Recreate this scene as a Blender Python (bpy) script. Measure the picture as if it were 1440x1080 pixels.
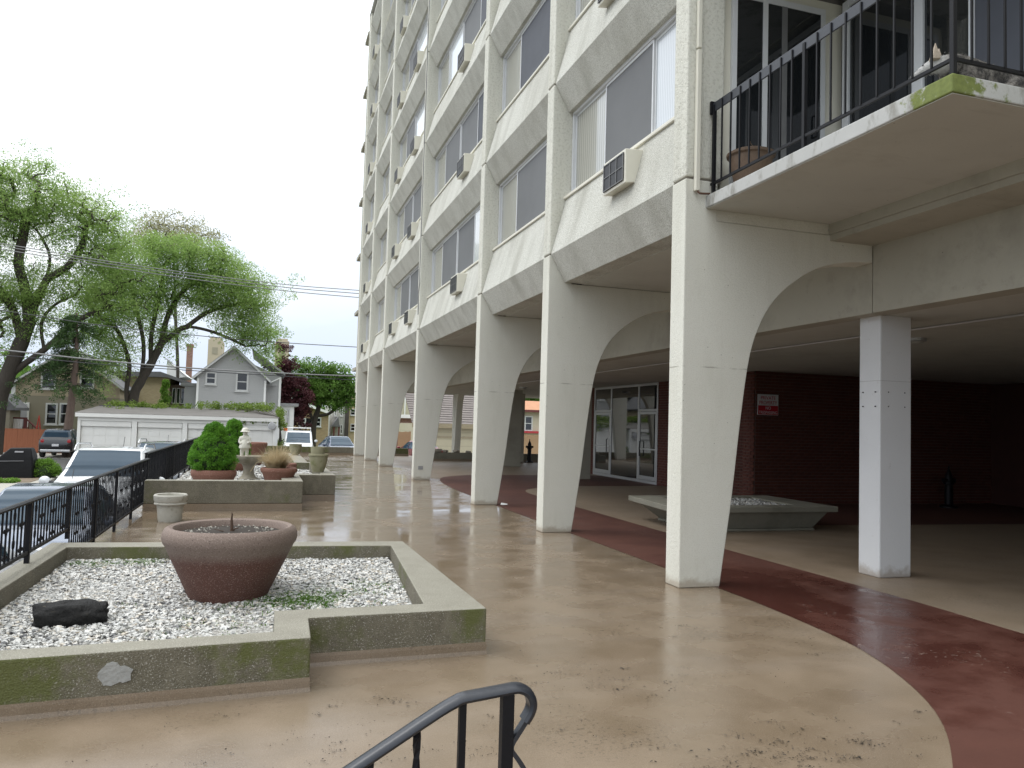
import bpy, bmesh, math, random
import numpy as np
from mathutils import Vector, Matrix

random.seed(7); np.random.seed(7)
SC = bpy.context.scene
for _o in list(bpy.data.objects): bpy.data.objects.remove(_o)
COL = SC.collection

# ------------------------------------------------------------------ camera
CAM_POS = Vector((0.0, 0.0, 1.65)); FPX = 1099.2
YAW, PITCH, ROLL = 0.30822, 0.05280, 0.02910
_f = Vector((math.sin(YAW)*math.cos(PITCH), math.cos(YAW)*math.cos(PITCH), math.sin(PITCH)))
_r0 = Vector((math.cos(YAW), -math.sin(YAW), 0)); _u0 = _r0.cross(_f)
_r = _r0*math.cos(ROLL) + _u0*math.sin(ROLL); _u = -_r0*math.sin(ROLL) + _u0*math.cos(ROLL)
cd = bpy.data.cameras.new('camera'); cam = bpy.data.objects.new('camera', cd); COL.objects.link(cam)
M = Matrix((( _r.x, _u.x, -_f.x, CAM_POS.x), (_r.y, _u.y, -_f.y, CAM_POS.y), (_r.z, _u.z, -_f.z, CAM_POS.z), (0, 0, 0, 1)))
cam.matrix_world = M
cd.sensor_fit = 'HORIZONTAL'; cd.sensor_width = 36.0; cd.lens = FPX/1440*36.0
cd.clip_start = 0.05; cd.clip_end = 3000
SC.camera = cam

# ------------------------------------------------------------------ sky: bright overcast
SUN_EL, SUN_AZ = math.radians(55), math.radians(-70)      # azimuth measured from +Y towards +X
W = bpy.data.worlds.new('World'); SC.world = W; W.use_nodes = True
nt = W.node_tree; nt.nodes.clear()
out = nt.nodes.new('ShaderNodeOutputWorld'); bg = nt.nodes.new('ShaderNodeBackground')
sky = nt.nodes.new('ShaderNodeTexSky'); sky.sky_type = 'NISHITA'; sky.sun_disc = False
sky.sun_elevation = SUN_EL; sky.sun_rotation = SUN_AZ; sky.air_density = 1.5; sky.dust_density = 4.0
tc = nt.nodes.new('ShaderNodeTexCoord'); sx = nt.nodes.new('ShaderNodeSeparateXYZ')
nt.links.new(tc.outputs['Generated'], sx.inputs[0])
ramp = nt.nodes.new('ShaderNodeMapRange'); ramp.inputs['From Min'].default_value = 0.0; ramp.inputs['From Max'].default_value = 1.0
ramp.inputs['To Min'].default_value = 1.04; ramp.inputs['To Max'].default_value = 3.1      # overcast: zenith brighter than horizon
pw = nt.nodes.new('ShaderNodeMath'); pw.operation = 'POWER'; pw.inputs[1].default_value = 1.3; zc = nt.nodes.new('ShaderNodeMath'); zc.operation = 'MAXIMUM'; zc.inputs[1].default_value = 0.0
nt.links.new(sx.outputs['Z'], zc.inputs[0]); nt.links.new(zc.outputs[0], pw.inputs[0]); nt.links.new(pw.outputs[0], ramp.inputs['Value'])
mp = nt.nodes.new('ShaderNodeMapping'); mp.inputs['Scale'].default_value = (1.2, 1.2, 3.0)
nt.links.new(tc.outputs['Generated'], mp.inputs['Vector'])
cl = nt.nodes.new('ShaderNodeTexNoise'); cl.inputs['Scale'].default_value = 1.6; cl.inputs['Detail'].default_value = 5; cl.inputs['Roughness'].default_value = .5
nt.links.new(mp.outputs[0], cl.inputs['Vector'])
cr = nt.nodes.new('ShaderNodeValToRGB'); cr.color_ramp.elements[0].position = .40; cr.color_ramp.elements[1].position = .72
cr.color_ramp.elements[0].color = (.72, .81, .95, 1); cr.color_ramp.elements[1].color = (.955, .985, 1.0, 1)
elv = nt.nodes.new('ShaderNodeMath'); elv.operation = 'MULTIPLY_ADD'; elv.inputs[1].default_value = .55; elv.inputs[2].default_value = -.12
nt.links.new(sx.outputs['Z'], elv.inputs[0])
elv2 = nt.nodes.new('ShaderNodeMath'); elv2.operation = 'ADD'; nt.links.new(elv.outputs[0], elv2.inputs[0]); nt.links.new(cl.outputs['Fac'], elv2.inputs[1])
nt.links.new(elv2.outputs[0], cr.inputs[0])
mul = nt.nodes.new('ShaderNodeVectorMath'); mul.operation = 'SCALE'
nt.links.new(cr.outputs[0], mul.inputs[0]); nt.links.new(ramp.outputs[0], mul.inputs['Scale'])
skm = nt.nodes.new('ShaderNodeVectorMath'); skm.operation = 'SCALE'; skm.inputs['Scale'].default_value = 0.01
nt.links.new(sky.outputs[0], skm.inputs[0])
add = nt.nodes.new('ShaderNodeVectorMath'); add.operation = 'ADD'
nt.links.new(mul.outputs[0], add.inputs[0]); nt.links.new(skm.outputs[0], add.inputs[1])
nt.links.new(add.outputs[0], bg.inputs['Color']); bg.inputs['Strength'].default_value = 1.0
nt.links.new(bg.outputs[0], out.inputs[0])

sd = bpy.data.lights.new('sun', 'SUN'); sd.energy = 0.9; sd.angle = math.radians(25); sd.color = (1, .985, .965)
sun = bpy.data.objects.new('sun', sd); COL.objects.link(sun)
_d = Vector((math.sin(SUN_AZ)*math.cos(SUN_EL), math.cos(SUN_AZ)*math.cos(SUN_EL), math.sin(SUN_EL)))
sun.rotation_euler = (-_d).to_track_quat('-Z', 'Y').to_euler(); sun.location = _d*60

vs = SC.view_settings; vs.view_transform = 'Standard'; vs.look = 'None'; vs.exposure = 0.0; vs.gamma = 1.0; vs.use_curve_mapping = False
SC.render.engine = 'CYCLES'

# ------------------------------------------------------------------ helpers
def at(px, py, Y):
    """point on the vertical plane at distance Y, seen at this photograph pixel"""
    d = _f + _r*((px-720)/FPX) - _u*((py-540)/FPX)
    return CAM_POS + d*(Y/d.y)
def gz(px, py, z):
    d = _f + _r*((px-720)/FPX) - _u*((py-540)/FPX)
    return CAM_POS + d*((z-CAM_POS.z)/d.z)

class MB:
    def __init__(s): s.v = []; s.f = []
    def add(s, vs, fs):
        n = len(s.v); s.v += [tuple(q) for q in vs]; s.f += [tuple(i+n for i in f) for f in fs]; return s
    def box(s, x0, x1, y0, y1, z0, z1):
        return s.add([(x0,y0,z0),(x1,y0,z0),(x1,y1,z0),(x0,y1,z0),(x0,y0,z1),(x1,y0,z1),(x1,y1,z1),(x0,y1,z1)],
                     [(0,3,2,1),(4,5,6,7),(0,1,5,4),(1,2,6,5),(2,3,7,6),(3,0,4,7)])
    def prism(s, poly, a0, a1, ax='y'):
        """poly: 2-D points; ax='y': poly in XZ extruded in Y; 'x': poly in YZ; 'z': poly in XY"""
        n = len(poly)
        ar = sum(poly[i][0]*poly[(i+1)%n][1]-poly[(i+1)%n][0]*poly[i][1] for i in range(n))
        if ar < 0: poly = poly[::-1]
        P = {'y': lambda p, a: (p[0], a, p[1]), 'x': lambda p, a: (a, p[0], p[1]), 'z': lambda p, a: (p[0], p[1], a)}[ax]
        vs = [P(p, a0) for p in poly] + [P(p, a1) for p in poly]
        fs = [tuple(range(n)), tuple(range(2*n-1, n-1, -1))] + [(i, i+n, (i+1)%n+n, (i+1)%n) for i in range(n)]
        if ax == 'y': pass
        else: fs = [f[::-1] for f in fs]
        return s.add(vs, fs)
    def tube(s, pts, r, n=6, cap=True, sq=False):
        pts = [Vector(p) for p in pts]; m = len(pts)
        rs = r if isinstance(r, (list, tuple)) else [r]*m
        vs = []; up = None
        for i, p in enumerate(pts):
            t = (pts[min(i+1, m-1)] - pts[max(i-1, 0)])
            t = t.normalized() if t.length > 1e-9 else Vector((0,0,1))
            if up is None:
                up = Vector((0,0,1)) if abs(t.z) < .9 else Vector((1,0,0))
            a = t.cross(up)
            a = a.normalized() if a.length > 1e-6 else Vector((1,0,0))
            b = a.cross(t).normalized(); up = b
            for k in range(n):
                th = 2*math.pi*(k+(.5 if sq else 0))/n
                vs.append(p + (a*math.cos(th) + b*math.sin(th))*rs[i])
        fs = []
        for i in range(m-1):
            for k in range(n):
                fs.append((i*n+k, i*n+(k+1)%n, (i+1)*n+(k+1)%n, (i+1)*n+k))
        if cap: fs += [tuple(range(n-1, -1, -1)), tuple((m-1)*n+k for k in range(n))]
        return s.add(vs, fs)
    def lathe(s, prof, c=(0,0,0), n=32, jit=0, ex=1, ey=1):
        vs = []; m = len(prof)
        for (r, z) in prof:
            for k in range(n):
                th = 2*math.pi*k/n; rr = r*(1+jit*math.sin(3*th+z*5))
                vs.append((c[0]+rr*ex*math.cos(th), c[1]+rr*ey*math.sin(th), c[2]+z))
        fs = []
        for i in range(m-1):
            for k in range(n):
                fs.append((i*n+k, i*n+(k+1)%n, (i+1)*n+(k+1)%n, (i+1)*n+k))
        fs += [tuple(range(n-1, -1, -1)), tuple((m-1)*n+k for k in range(n))]
        return s.add(vs, fs)
    def mesh(s, name):
        me = bpy.data.meshes.new(name); me.from_pydata(s.v, [], s.f); me.update()
        if len(s.f) < 3000:
            bm = bmesh.new(); bm.from_mesh(me); bmesh.ops.recalc_face_normals(bm, faces=bm.faces[:]); bm.to_mesh(me); bm.free()
        return me
    def build(s, name, mat=None, parent=None, bevel=0, smooth=False, seg=2):
        me = s.mesh(name)
        if mat: me.materials.append(mat)
        o = bpy.data.objects.new(name, me); COL.objects.link(o)
        if parent is not None: setp(o, parent)
        if bevel:
            b = o.modifiers.new('bevel', 'BEVEL'); b.width = bevel; b.segments = seg; b.limit_method = 'ANGLE'; b.angle_limit = math.radians(40)
        if smooth: shade(o, 40 if smooth is True else smooth)
        return o

def shade(o, ang=40):
    me = o.data
    me.polygons.foreach_set('use_smooth', [True]*len(me.polygons))
    bm = bmesh.new(); bm.from_mesh(me); bm.normal_update(); lim = math.radians(ang)
    for e in bm.edges:
        if len(e.link_faces) == 2 and e.calc_face_angle(0) > lim: e.smooth = False
    bm.to_mesh(me); bm.free()

def setp(o, parent):
    """parent keeps the child's world place (parents are only moved / turned about Z before children come)"""
    o.parent = parent
    o.matrix_parent_inverse = PINV.get(parent.name, Matrix.Identity(4))
PINV = {}
def root(name, label, cat, loc=(0,0,0), group=None, rz=0, local=False):
    o = bpy.data.objects.new(name, None); COL.objects.link(o); o.empty_display_size = .2
    o.location = loc; o.rotation_euler = (0, 0, rz)
    if not local:
        PINV[o.name] = (Matrix.Translation(Vector(loc)) @ Matrix.Rotation(rz, 4, 'Z')).inverted()
    tag(o, label, cat, group); return o
def tag(o, label=None, cat=None, group=None, kind=None):
    if label: o['label'] = label
    if cat: o['category'] = cat
    if group: o['group'] = group
    if kind: o['kind'] = kind
    return o
def clone(o, parent=None, loc=None):
    c = o.copy(); COL.objects.link(c)
    if parent is not None: c.parent = parent
    if loc is not None: c.location = loc
    for ch in list(o.children): clone(ch, c)
    return c
def inst(name, me, loc, parent, rot=None, scale=None):
    o = bpy.data.objects.new(name, me); COL.objects.link(o); o.location = loc
    if rot: o.rotation_euler = rot
    if scale: o.scale = scale
    if parent is not None: setp(o, parent)
    return o
def fastmesh(name, V, F4, mat):
    """numpy verts (n,3) and quads (m,4) -> mesh"""
    me = bpy.data.meshes.new(name); n, m = len(V), len(F4); k = F4.shape[1]
    me.vertices.add(n); me.vertices.foreach_set('co', V.astype(np.float32).ravel())
    me.loops.add(m*k); me.loops.foreach_set('vertex_index', F4.astype(np.int32).ravel())
    me.polygons.add(m); me.polygons.foreach_set('loop_start', np.arange(0, m*k, k, dtype=np.int32))
    me.polygons.foreach_set('loop_total', np.full(m, k, dtype=np.int32))
    me.update(calc_edges=True); me.materials.append(mat); return me

# ------------------------------------------------------------------ materials
MATS = {}
class N:
    def __init__(s, name):
        s.m = bpy.data.materials.new(name); s.m.use_nodes = True; s.t = s.m.node_tree
        s.b = s.t.nodes['Principled BSDF']; s.o = s.t.nodes['Material Output']; s._c = None; MATS[name] = s.m
    def n(s, typ, **kw):
        x = s.t.nodes.new(typ)
        for k, v in kw.items():
            if k in x.inputs: x.inputs[k].default_value = v
            else: setattr(x, k, v)
        return x
    def l(s, a, b): s.t.links.new(a, b)
    def co(s, scale=None):
        if s._c is None: s._c = s.n('ShaderNodeTexCoord').outputs['Object']
        if scale is None: return s._c
        m = s.n('ShaderNodeMapping'); m.inputs['Scale'].default_value = scale; s.l(s._c, m.inputs[0]); return m.outputs[0]
    def noise(s, sc, det=4, ro=.55, scale=None, dist=0):
        x = s.n('ShaderNodeTexNoise', Scale=sc, Detail=det, Roughness=ro, Distortion=dist); s.l(s.co(scale), x.inputs['Vector']); return x.outputs['Fac']
    def vor(s, sc, feat='F1', out='Distance', scale=None):
        x = s.n('ShaderNodeTexVoronoi', Scale=sc, feature=feat); s.l(s.co(scale), x.inputs['Vector']); return x.outputs[out]
    def ramp(s, fac, stops):
        x = s.n('ShaderNodeValToRGB'); e = x.color_ramp.elements
        while len(e) < len(stops): e.new(.5)
        for i, (p, c) in enumerate(stops):
            e[i].position = p; e[i].color = (c if len(c) == 4 else (*c, 1)) if not isinstance(c, (int, float)) else (c, c, c, 1)
        s.l(fac, x.inputs[0]); return x.outputs[0]
    def mix(s, fac, a, b, blend='MIX'):
        x = s.n('ShaderNodeMix', data_type='RGBA', blend_type=blend)
        for sock, v in ((x.inputs[0], fac), (x.inputs[6], a), (x.inputs[7], b)):
            if hasattr(v, 'is_linked'): s.l(v, sock)
            elif isinstance(v, (int, float)): sock.default_value = v
            else: sock.default_value = (*v, 1) if len(v) == 3 else v
        return x.outputs[2]
    def math(s, op, a, b=0):
        x = s.n('ShaderNodeMath', operation=op)
        for i, v in enumerate((a, b)):
            if hasattr(v, 'is_linked'): s.l(v, x.inputs[i])
            else: x.inputs[i].default_value = v
        return x.outputs[0]
    def base(s, v):
        if hasattr(v, 'is_linked'): s.l(v, s.b.inputs['Base Color'])
        else: s.b.inputs['Base Color'].default_value = (*v, 1)
        return s
    def rough(s, v):
        if hasattr(v, 'is_linked'): s.l(v, s.b.inputs['Roughness'])
        else: s.b.inputs['Roughness'].default_value = v
        return s
    def bump(s, h, st=.3, d=.02):
        x = s.n('ShaderNodeBump'); x.inputs['Strength'].default_value = st; x.inputs['Distance'].default_value = d
        s.l(h, x.inputs['Height']); s.l(x.outputs[0], s.b.inputs['Normal']); return s
    def set(s, **kw):
        for k, v in kw.items(): s.b.inputs[k.replace('_', ' ')].default_value = v
        return s

def simple(name, col, rough=.6, var=.15, sc=8, bump=0, bsc=60, metal=0, spec=.5):
    k = N(name); n = k.noise(sc, 5)
    c = k.mix(n, tuple(v*(1-var) for v in col), tuple(min(1, v*(1+var)) for v in col))
    k.base(c).rough(rough).set(Metallic=metal)
    k.b.inputs['Specular IOR Level'].default_value = spec
    if bump: k.bump(k.noise(bsc, 3), bump, .01)
    return k.m
def leafmat(name, c1, c2, trans=.35, sc=.8):
    k = N(name); n = k.noise(sc, 3); n2 = k.noise(sc*14, 2)
    c = k.mix(k.ramp(k.mix(.5, n, n2), [(.35, (0,0,0)), (.65, (1,1,1))]), c1, c2)
    k.base(c).rough(.55)
    k.b.inputs['Specular IOR Level'].default_value = .25
    tr = k.n('ShaderNodeBsdfTranslucent'); k.l(c, tr.inputs[0])
    mx = k.n('ShaderNodeMixShader'); mx.inputs[0].default_value = trans
    k.l(k.b.outputs[0], mx.inputs[1]); k.l(tr.outputs[0], mx.inputs[2]); k.l(mx.outputs[0], k.o.inputs[0]); return k.m

# cream stucco of the columns
k = N('stucco'); n = k.noise(.9, 5, .6); g1 = k.noise(95, 4, .65); g2 = k.noise(30, 4, .6)
zz_ = k.n('ShaderNodeSeparateXYZ'); k.l(k.co(), zz_.inputs[0])
c = k.mix(n, (.63,.62,.54), (.695,.685,.615)); c = k.mix(k.ramp(k.noise(1.1, 6, .65, (1,1,.16)), [(.46, 0.), (.76, .6)]), c, (.40,.385,.315))
c = k.mix(k.ramp(k.noise(.5, 5, .6, (1,1,2)), [(.5, 0.), (.7, .35)]), c, (.72,.71,.65))
c = k.mix(k.ramp(k.vor(7), [(.025, .9), (.05, 0.)]), c, (.22,.21,.18))                          # bug holes
pj = k.math('ABSOLUTE', k.math('SUBTRACT', zz_.outputs[2], k.math('ADD', 2.325, k.math('MULTIPLY', k.noise(6, 3), .016))))
c = k.mix(k.math('MULTIPLY', k.ramp(pj, [(.004, 1.), (.010, 0.)]), k.ramp(k.noise(4, 3), [(.4, 0.), (.55, .8)])), c, (.3,.285,.24))      # pour joint
foot = k.ramp(k.math('SUBTRACT', k.math('MULTIPLY', k.noise(9, 5), .22), zz_.outputs[2]), [(.0, 0.), (.07, .7)])
c = k.mix(foot, c, (.33,.27,.2))                                                                # dirt splashed on the foot
c = k.mix(k.ramp(g1, [(.36, .4), (.5, 0.)]), c, (.43,.41,.34))
k.base(c).rough(.92).bump(k.mix(.5, g1, g2), .5, .02); stucco = k.m
k = N('stucco_coarse'); n = k.noise(.9, 5, .6); n2 = k.noise(28, 4, .65); n3 = k.noise(80, 3)
c = k.mix(n, (.63,.62,.54), (.705,.695,.625)); c = k.mix(k.ramp(n2, [(.36, .5), (.5, 0.)]), c, (.4,.385,.32))
c = k.mix(k.ramp(k.noise(1.3, 6, .65, (1,1,.14)), [(.48, 0.), (.78, .6)]), c, (.38,.365,.3))
k.base(c).rough(.92).bump(k.mix(.4, n2, n3), .75, .03); stucco_coarse = k.m
k = N('pebble_dash'); n = k.noise(.7, 5, .6); n2 = k.noise(60, 3, .7)
c = k.mix(n, (.575,.57,.515), (.67,.665,.61)); c = k.mix(k.ramp(n2, [(.40, .6), (.54, 0.)]), c, (.32,.31,.26))
c = k.mix(k.ramp(k.noise(2.2, 6, .65, (1,1,.12)), [(.46, 0.), (.72, .6)]), c, (.32,.31,.26))
c = k.mix(k.ramp(k.noise(.35, 4), [(.5, 0.), (.65, .3)]), c, (.36,.345,.29))
k.base(c).rough(.92).bump(n2, .7, .02); pebble = k.m
def stained(name, col, dark, bsc=50):
    k = N(name); c = k.mix(k.noise(1.2, 5), tuple(v*.9 for v in col), tuple(v*1.08 for v in col))
    c = k.mix(k.ramp(k.noise(.8, 6, .7), [(.5, 0.), (.68, .55)]), c, dark); c = k.mix(k.ramp(k.noise(5, 6, .7, (.25,1,1)), [(.58, 0.), (.7, .4)]), c, dark)
    c = k.mix(k.ramp(k.vor(5), [(.02, .8), (.04, 0.)]), c, tuple(v*.4 for v in dark)); k.base(c).rough(.92).bump(k.noise(bsc, 3), .2, .008); return k.m
soffit = stained('soffit_paint', (.52,.515,.465), (.40,.39,.345)); beam_m = stained('beam_concrete', (.40,.38,.315), (.25,.235,.19))
k = N('white_column_paint'); zq = k.n('ShaderNodeSeparateXYZ'); k.l(k.co(), zq.inputs[0]); c = k.mix(k.noise(1.5, 5), (.58,.585,.59), (.66,.665,.67)); c = k.mix(k.ramp(k.noise(12, 6, .75), [(.62, 0.), (.7, .5)]), c, (.4,.39,.36))
c = k.mix(k.ramp(k.math('SUBTRACT', k.math('MULTIPLY', k.noise(9, 5), .25), zq.outputs[2]), [(.0, 0.), (.08, .7)]), c, (.3,.25,.2)); k.base(c).rough(.85).bump(k.noise(60, 4), .3, .01); sq_col = k.m
# plaza coating, wet
k = N('plaza_coating')
sepx = k.n('ShaderNodeSeparateXYZ'); k.l(k.co(), sepx.inputs[0])
open_ = k.ramp(k.math('ADD', k.math('MULTIPLY', sepx.outputs[0], .1), k.math('MULTIPLY', k.noise(.6, 3), .08)), [(.50, 1.), (.62, 0.)])      # rain reaches only the floor outside the building
big = k.noise(.42, 5, .6, (1, .8, 1)); mid = k.noise(2.1, 4, .5); fine = k.noise(45, 4, .6)
wmix = k.mix(.3, big, mid)
low = k.math('MULTIPLY', k.ramp(k.math('ADD', k.math('MULTIPLY', sepx.outputs[1], .05), k.math('MULTIPLY', k.noise(.35, 3), .25)), [(.34, 0.), (.55, 1.)]), .15)   # floor falls away from the stairs: water stands further off
wmix = k.math('SUBTRACT', wmix, low)
damp = k.math('MULTIPLY', k.ramp(wmix, [(.38, 1.), (.64, 0.)]), open_); pud = k.math('MULTIPLY', k.ramp(wmix, [(.26, 1.), (.41, 0.)]), open_)
c = k.mix(k.ramp(mid, [(.3, 0.), (.7, 1.)]), (.196,.145,.097), (.276,.209,.148))
c = k.mix(k.ramp(k.noise(.16, 3), [(.38, 0.), (.62, .55)]), c, (.277,.222,.163))
c = k.mix(k.math('MULTIPLY', damp, .55), c, (.145,.105,.064))
c = k.mix(k.ramp(k.noise(1.0, 4, .55, (.5,1.8,1)), [(.48, 0.), (.75, .45)]), c, (.28,.23,.185))
st = k.ramp(k.math('MULTIPLY', k.ramp(k.noise(.8, 4), [(.5, 0.), (.66, 1.)]), k.ramp(k.noise(38, 3, .7), [(.55, 0.), (.62, 1.)])), [(.2, 0.), (.7, .65)])
c = k.mix(st, c, (.07,.055,.04))
c = k.mix(k.ramp(k.noise(170, 3, .7), [(.38, .45), (.5, 0.)]), c, (.09,.066,.043)); c = k.mix(k.ramp(k.noise(140, 2), [(.58, 0.), (.68, .4)]), c, (.38,.32,.25))      # grit in the coating
k.base(c)
r = k.mix(damp, (.42,)*3, (.19,)*3); r = k.mix(k.ramp(mid, [(.35, 0.), (.7, .22)]), r, (.5,)*3); r = k.mix(pud, r, (.06,)*3)
r = k.mix(open_, (.5,)*3, r)
k.rough(r)
hb = k.mix(pud, k.mix(.5, fine, k.noise(7, 4)), (.5,)*3)
k.bump(hb, .16, .012); plaza_m = k.m
k = N('red_coating'); mid = k.noise(2.3, 6, .62); big = k.noise(.5, 4)
c = k.mix(mid, (.07,.027,.019), (.118,.047,.034)); wet = k.ramp(k.mix(.3, big, mid), [(.42, 1.), (.55, 0.)])
c = k.mix(k.math('MULTIPLY', wet, .5), c, (.05,.016,.014))
st = k.ramp(k.math('MULTIPLY', k.ramp(k.noise(1.1, 4), [(.55, 0.), (.62, 1.)]), k.ramp(k.noise(22, 3, .7), [(.6, 0.), (.66, 1.)])), [(.2, 0.), (.7, .5)])
c = k.mix(st, c, (.3,.24,.2))
sr_ = k.n('ShaderNodeSeparateXYZ'); k.l(k.co(), sr_.inputs[0]); wet = k.math('MULTIPLY', wet, k.ramp(k.math('MULTIPLY', sr_.outputs[1], .1), [(.75, 1.), (1.0, 0.)]))
k.base(c).rough(k.mix(wet, (.55,)*3, (.16,)*3)).bump(k.noise(45, 4), .1, .012); red_m = k.m
# exposed-aggregate planter concrete
k = N('aggregate_concrete'); n = k.noise(3, 6, .65); v = k.vor(95, 'F1', 'Color'); vd = k.vor(95)
c = k.mix(n, (.08,.07,.047), (.175,.157,.112))
sp = k.ramp(k.noise(120, 2), [(.60, 0.), (.66, .8)]); c = k.mix(sp, c, (.42,.40,.35))
c = k.mix(k.ramp(k.noise(75, 2), [(.3, .7), (.38, 0.)]), c, (.05,.042,.03))
c = k.mix(k.ramp(k.noise(7, 6, .7, (1,1,.6)), [(.5, 0.), (.64, .6)]), c, (.19,.17,.125))
moss = k.ramp(k.math('MULTIPLY', k.noise(4.5, 7, .75), k.ramp(k.noise(.6, 2), [(.42, .5), (.6, 1.25)])), [(.40, 0.), (.6, .8)])
c = k.mix(moss, c, (.085,.098,.016))
k.base(c).rough(.8).bump(k.mix(.5, vd, n), .5, .015); agg_m = k.m
k = N('aggregate_top'); n = k.noise(5, 6, .65); vd = k.vor(95)
c = k.mix(n, (.17,.155,.12), (.30,.285,.23)); c = k.mix(k.ramp(k.noise(120, 2), [(.60, 0.), (.66, .7)]), c, (.5,.48,.42))
c = k.mix(k.ramp(k.noise(80, 2), [(.3, .6), (.38, 0.)]), c, (.08,.07,.05))
k.base(c).rough(.7).bump(k.mix(.5, vd, n), .4, .012); aggtop_m = k.m
k = N('brown_aggregate_pot'); n = k.noise(4, 5); g = k.noise(110, 3); z = k.n('ShaderNodeSeparateXYZ'); k.l(k.co(), z.inputs[0])
c = k.mix(n, (.085,.034,.025), (.135,.06,.044))
rim = k.ramp(k.math('ADD', z.outputs['Z'], k.math('MULTIPLY', k.noise(14, 3), .05)), [(.52, 0.), (.60, .8)])
c = k.mix(rim, c, (.205,.16,.132)); c = k.mix(k.ramp(g, [(.55, 0.), (.66, .5)]), c, (.36,.285,.24)); c = k.mix(k.ramp(k.noise(85, 2), [(.32, .6), (.4, 0.)]), c, (.04,.02,.017))
k.base(c).rough(.75).bump(g, .5, .012); bigpot_m = k.m
k = N('terracotta_pot'); n = k.noise(6, 5); c = k.mix(n, (.17,.07,.047), (.25,.12,.085)); c = k.mix(k.ramp(k.noise(60, 3), [(.55, 0.), (.65, .5)]), c, (.36,.25,.2)); k.base(c).rough(.8).bump(k.noise(60, 3), .3, .01); terra_m = k.m
k = N('mossy_concrete_pot'); n = k.noise(4, 5); c = k.mix(n, (.2,.185,.1), (.34,.32,.22)); c = k.mix(k.ramp(k.noise(9, 5), [(.5, 0.), (.7, .6)]), c, (.14,.15,.05)); k.base(c).rough(.85).bump(k.noise(50, 3), .3, .01); mossypot_m = k.m
k = N('weathered_white_pot'); n = k.noise(5, 5); c = k.mix(n, (.34,.32,.27), (.5,.49,.44)); c = k.mix(k.ramp(k.noise(8, 6, .7), [(.55, 0.), (.7, .65)]), c, (.15,.14,.09)); k.base(c).rough(.85).bump(k.noise(60, 3), .3, .008); whitepot_m = k.m
k = N('statue_stone'); n = k.noise(14, 5); c = k.mix(n, (.55,.52,.44), (.72,.70,.63)); k.base(c).rough(.85).bump(k.noise(50, 4), .3, .01); statue_m = k.m
k = N('birdbath_stone'); n = k.noise(7, 5); c = k.mix(n, (.2,.17,.13), (.37,.34,.28)); c = k.mix(k.ramp(k.noise(5, 5), [(.5, 0.), (.7, .5)]), c, (.12,.11,.05)); k.base(c).rough(.85).bump(k.noise(50, 4), .3, .01); bath_m = k.m
# white gravel: colour changes from pebble to pebble (position noise finer than a pebble's size)
k = N('white_gravel'); v = k.vor(31, 'F1', 'Color'); sv = k.n('ShaderNodeSeparateColor'); k.l(v, sv.inputs[0])
c = k.ramp(sv.outputs[0], [(0., (.05,.05,.055)), (.07, (.22,.22,.22)), (.2, (.5,.5,.48)), (.75, (.63,.62,.59)), (.88, (.52,.46,.37)), (1., (.68,.68,.67))])
k.base(c).rough(.6); gravel_m = k.m
soil_m = simple('potting_soil', (.028,.02,.014), .9, .4, 30, .8, 60)
k = N('soil_gravel_bed'); c = k.mix(k.ramp(k.noise(50, 3), [(.45, 0.), (.6, 1.)]), (.22,.21,.19), (.48,.47,.44)); k.base(c).rough(.8).bump(k.noise(50, 3), .6, .02); gbed_m = k.m
k = N('dark_rock'); n = k.noise(5, 6, .65, (3,1,3)); c = k.mix(n, (.006,.006,.0065), (.03,.029,.028)); c = k.mix(k.ramp(k.noise(9, 6, .7, (.6,1,4)), [(.63, 0.), (.7, .6)]), c, (.16,.14,.1)); k.base(c).rough(.75).bump(n, 1.0, .05); k.b.inputs['Specular IOR Level'].default_value = .25; rock_m = k.m
iron_m = simple('black_iron', (.006,.006,.008), .5, .3, 20, .1, 80, spec=.25)
k = N('blue_black_iron'); k.base(k.mix(k.noise(30, 3), (.016,.018,.024), (.028,.031,.04))).rough(.33).bump(k.noise(60, 3), .15, .004); handrail_m = k.m
wire_m = simple('cable_sheath', (.22,.22,.22), .7, .1)
wire_d = simple('dark_cable_sheath', (.06,.06,.065), .7, .1)
# brick
def brickmat(name, c1, c2):
    k = N(name); v = k.n('ShaderNodeObjectInfo'); n = k.noise(9, 4); n2 = k.vor(7, 'F1', 'Color', (1,1,2)); s2 = k.n('ShaderNodeSeparateColor'); k.l(n2, s2.inputs[0])
    f = k.math('ADD', k.math('MULTIPLY', v.outputs['Random'], .4), k.math('MULTIPLY', s2.outputs[0], .6))
    c = k.mix(f, c1, c2); c = k.mix(k.math('MULTIPLY', n, .35), c, tuple(x*.5 for x in c1)); k.base(c).rough(.85).bump(k.noise(60, 3), .3, .008); return k.m
brick_m = brickmat('red_brick', (.072,.019,.012), (.135,.038,.023))
mortar_m = simple('mortar', (.125,.095,.08), .9, .15, 20)
def brickwall_mat(name, c1, c2, mo, scale=1.0):
    k = N(name); b = k.n('ShaderNodeTexBrick'); cx = k.n('ShaderNodeSeparateXYZ'); k.l(k.co(), cx.inputs[0]); cb = k.n('ShaderNodeCombineXYZ')
    k.l(k.math('ADD', cx.outputs[0], cx.outputs[1]), cb.inputs[0]); k.l(cx.outputs[2], cb.inputs[1]); k.l(cb.outputs[0], b.inputs['Vector'])
    b.inputs['Color1'].default_value = (*c1, 1); b.inputs['Color2'].default_value = (*c2, 1); b.inputs['Mortar'].default_value = (*mo, 1)
    b.inputs['Scale'].default_value = 1/scale; b.inputs['Brick Width'].default_value = .21; b.inputs['Row Height'].default_value = .075; b.inputs['Mortar Size'].default_value = .01
    k.base(b.outputs['Color']).rough(.9); return k.m
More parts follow.
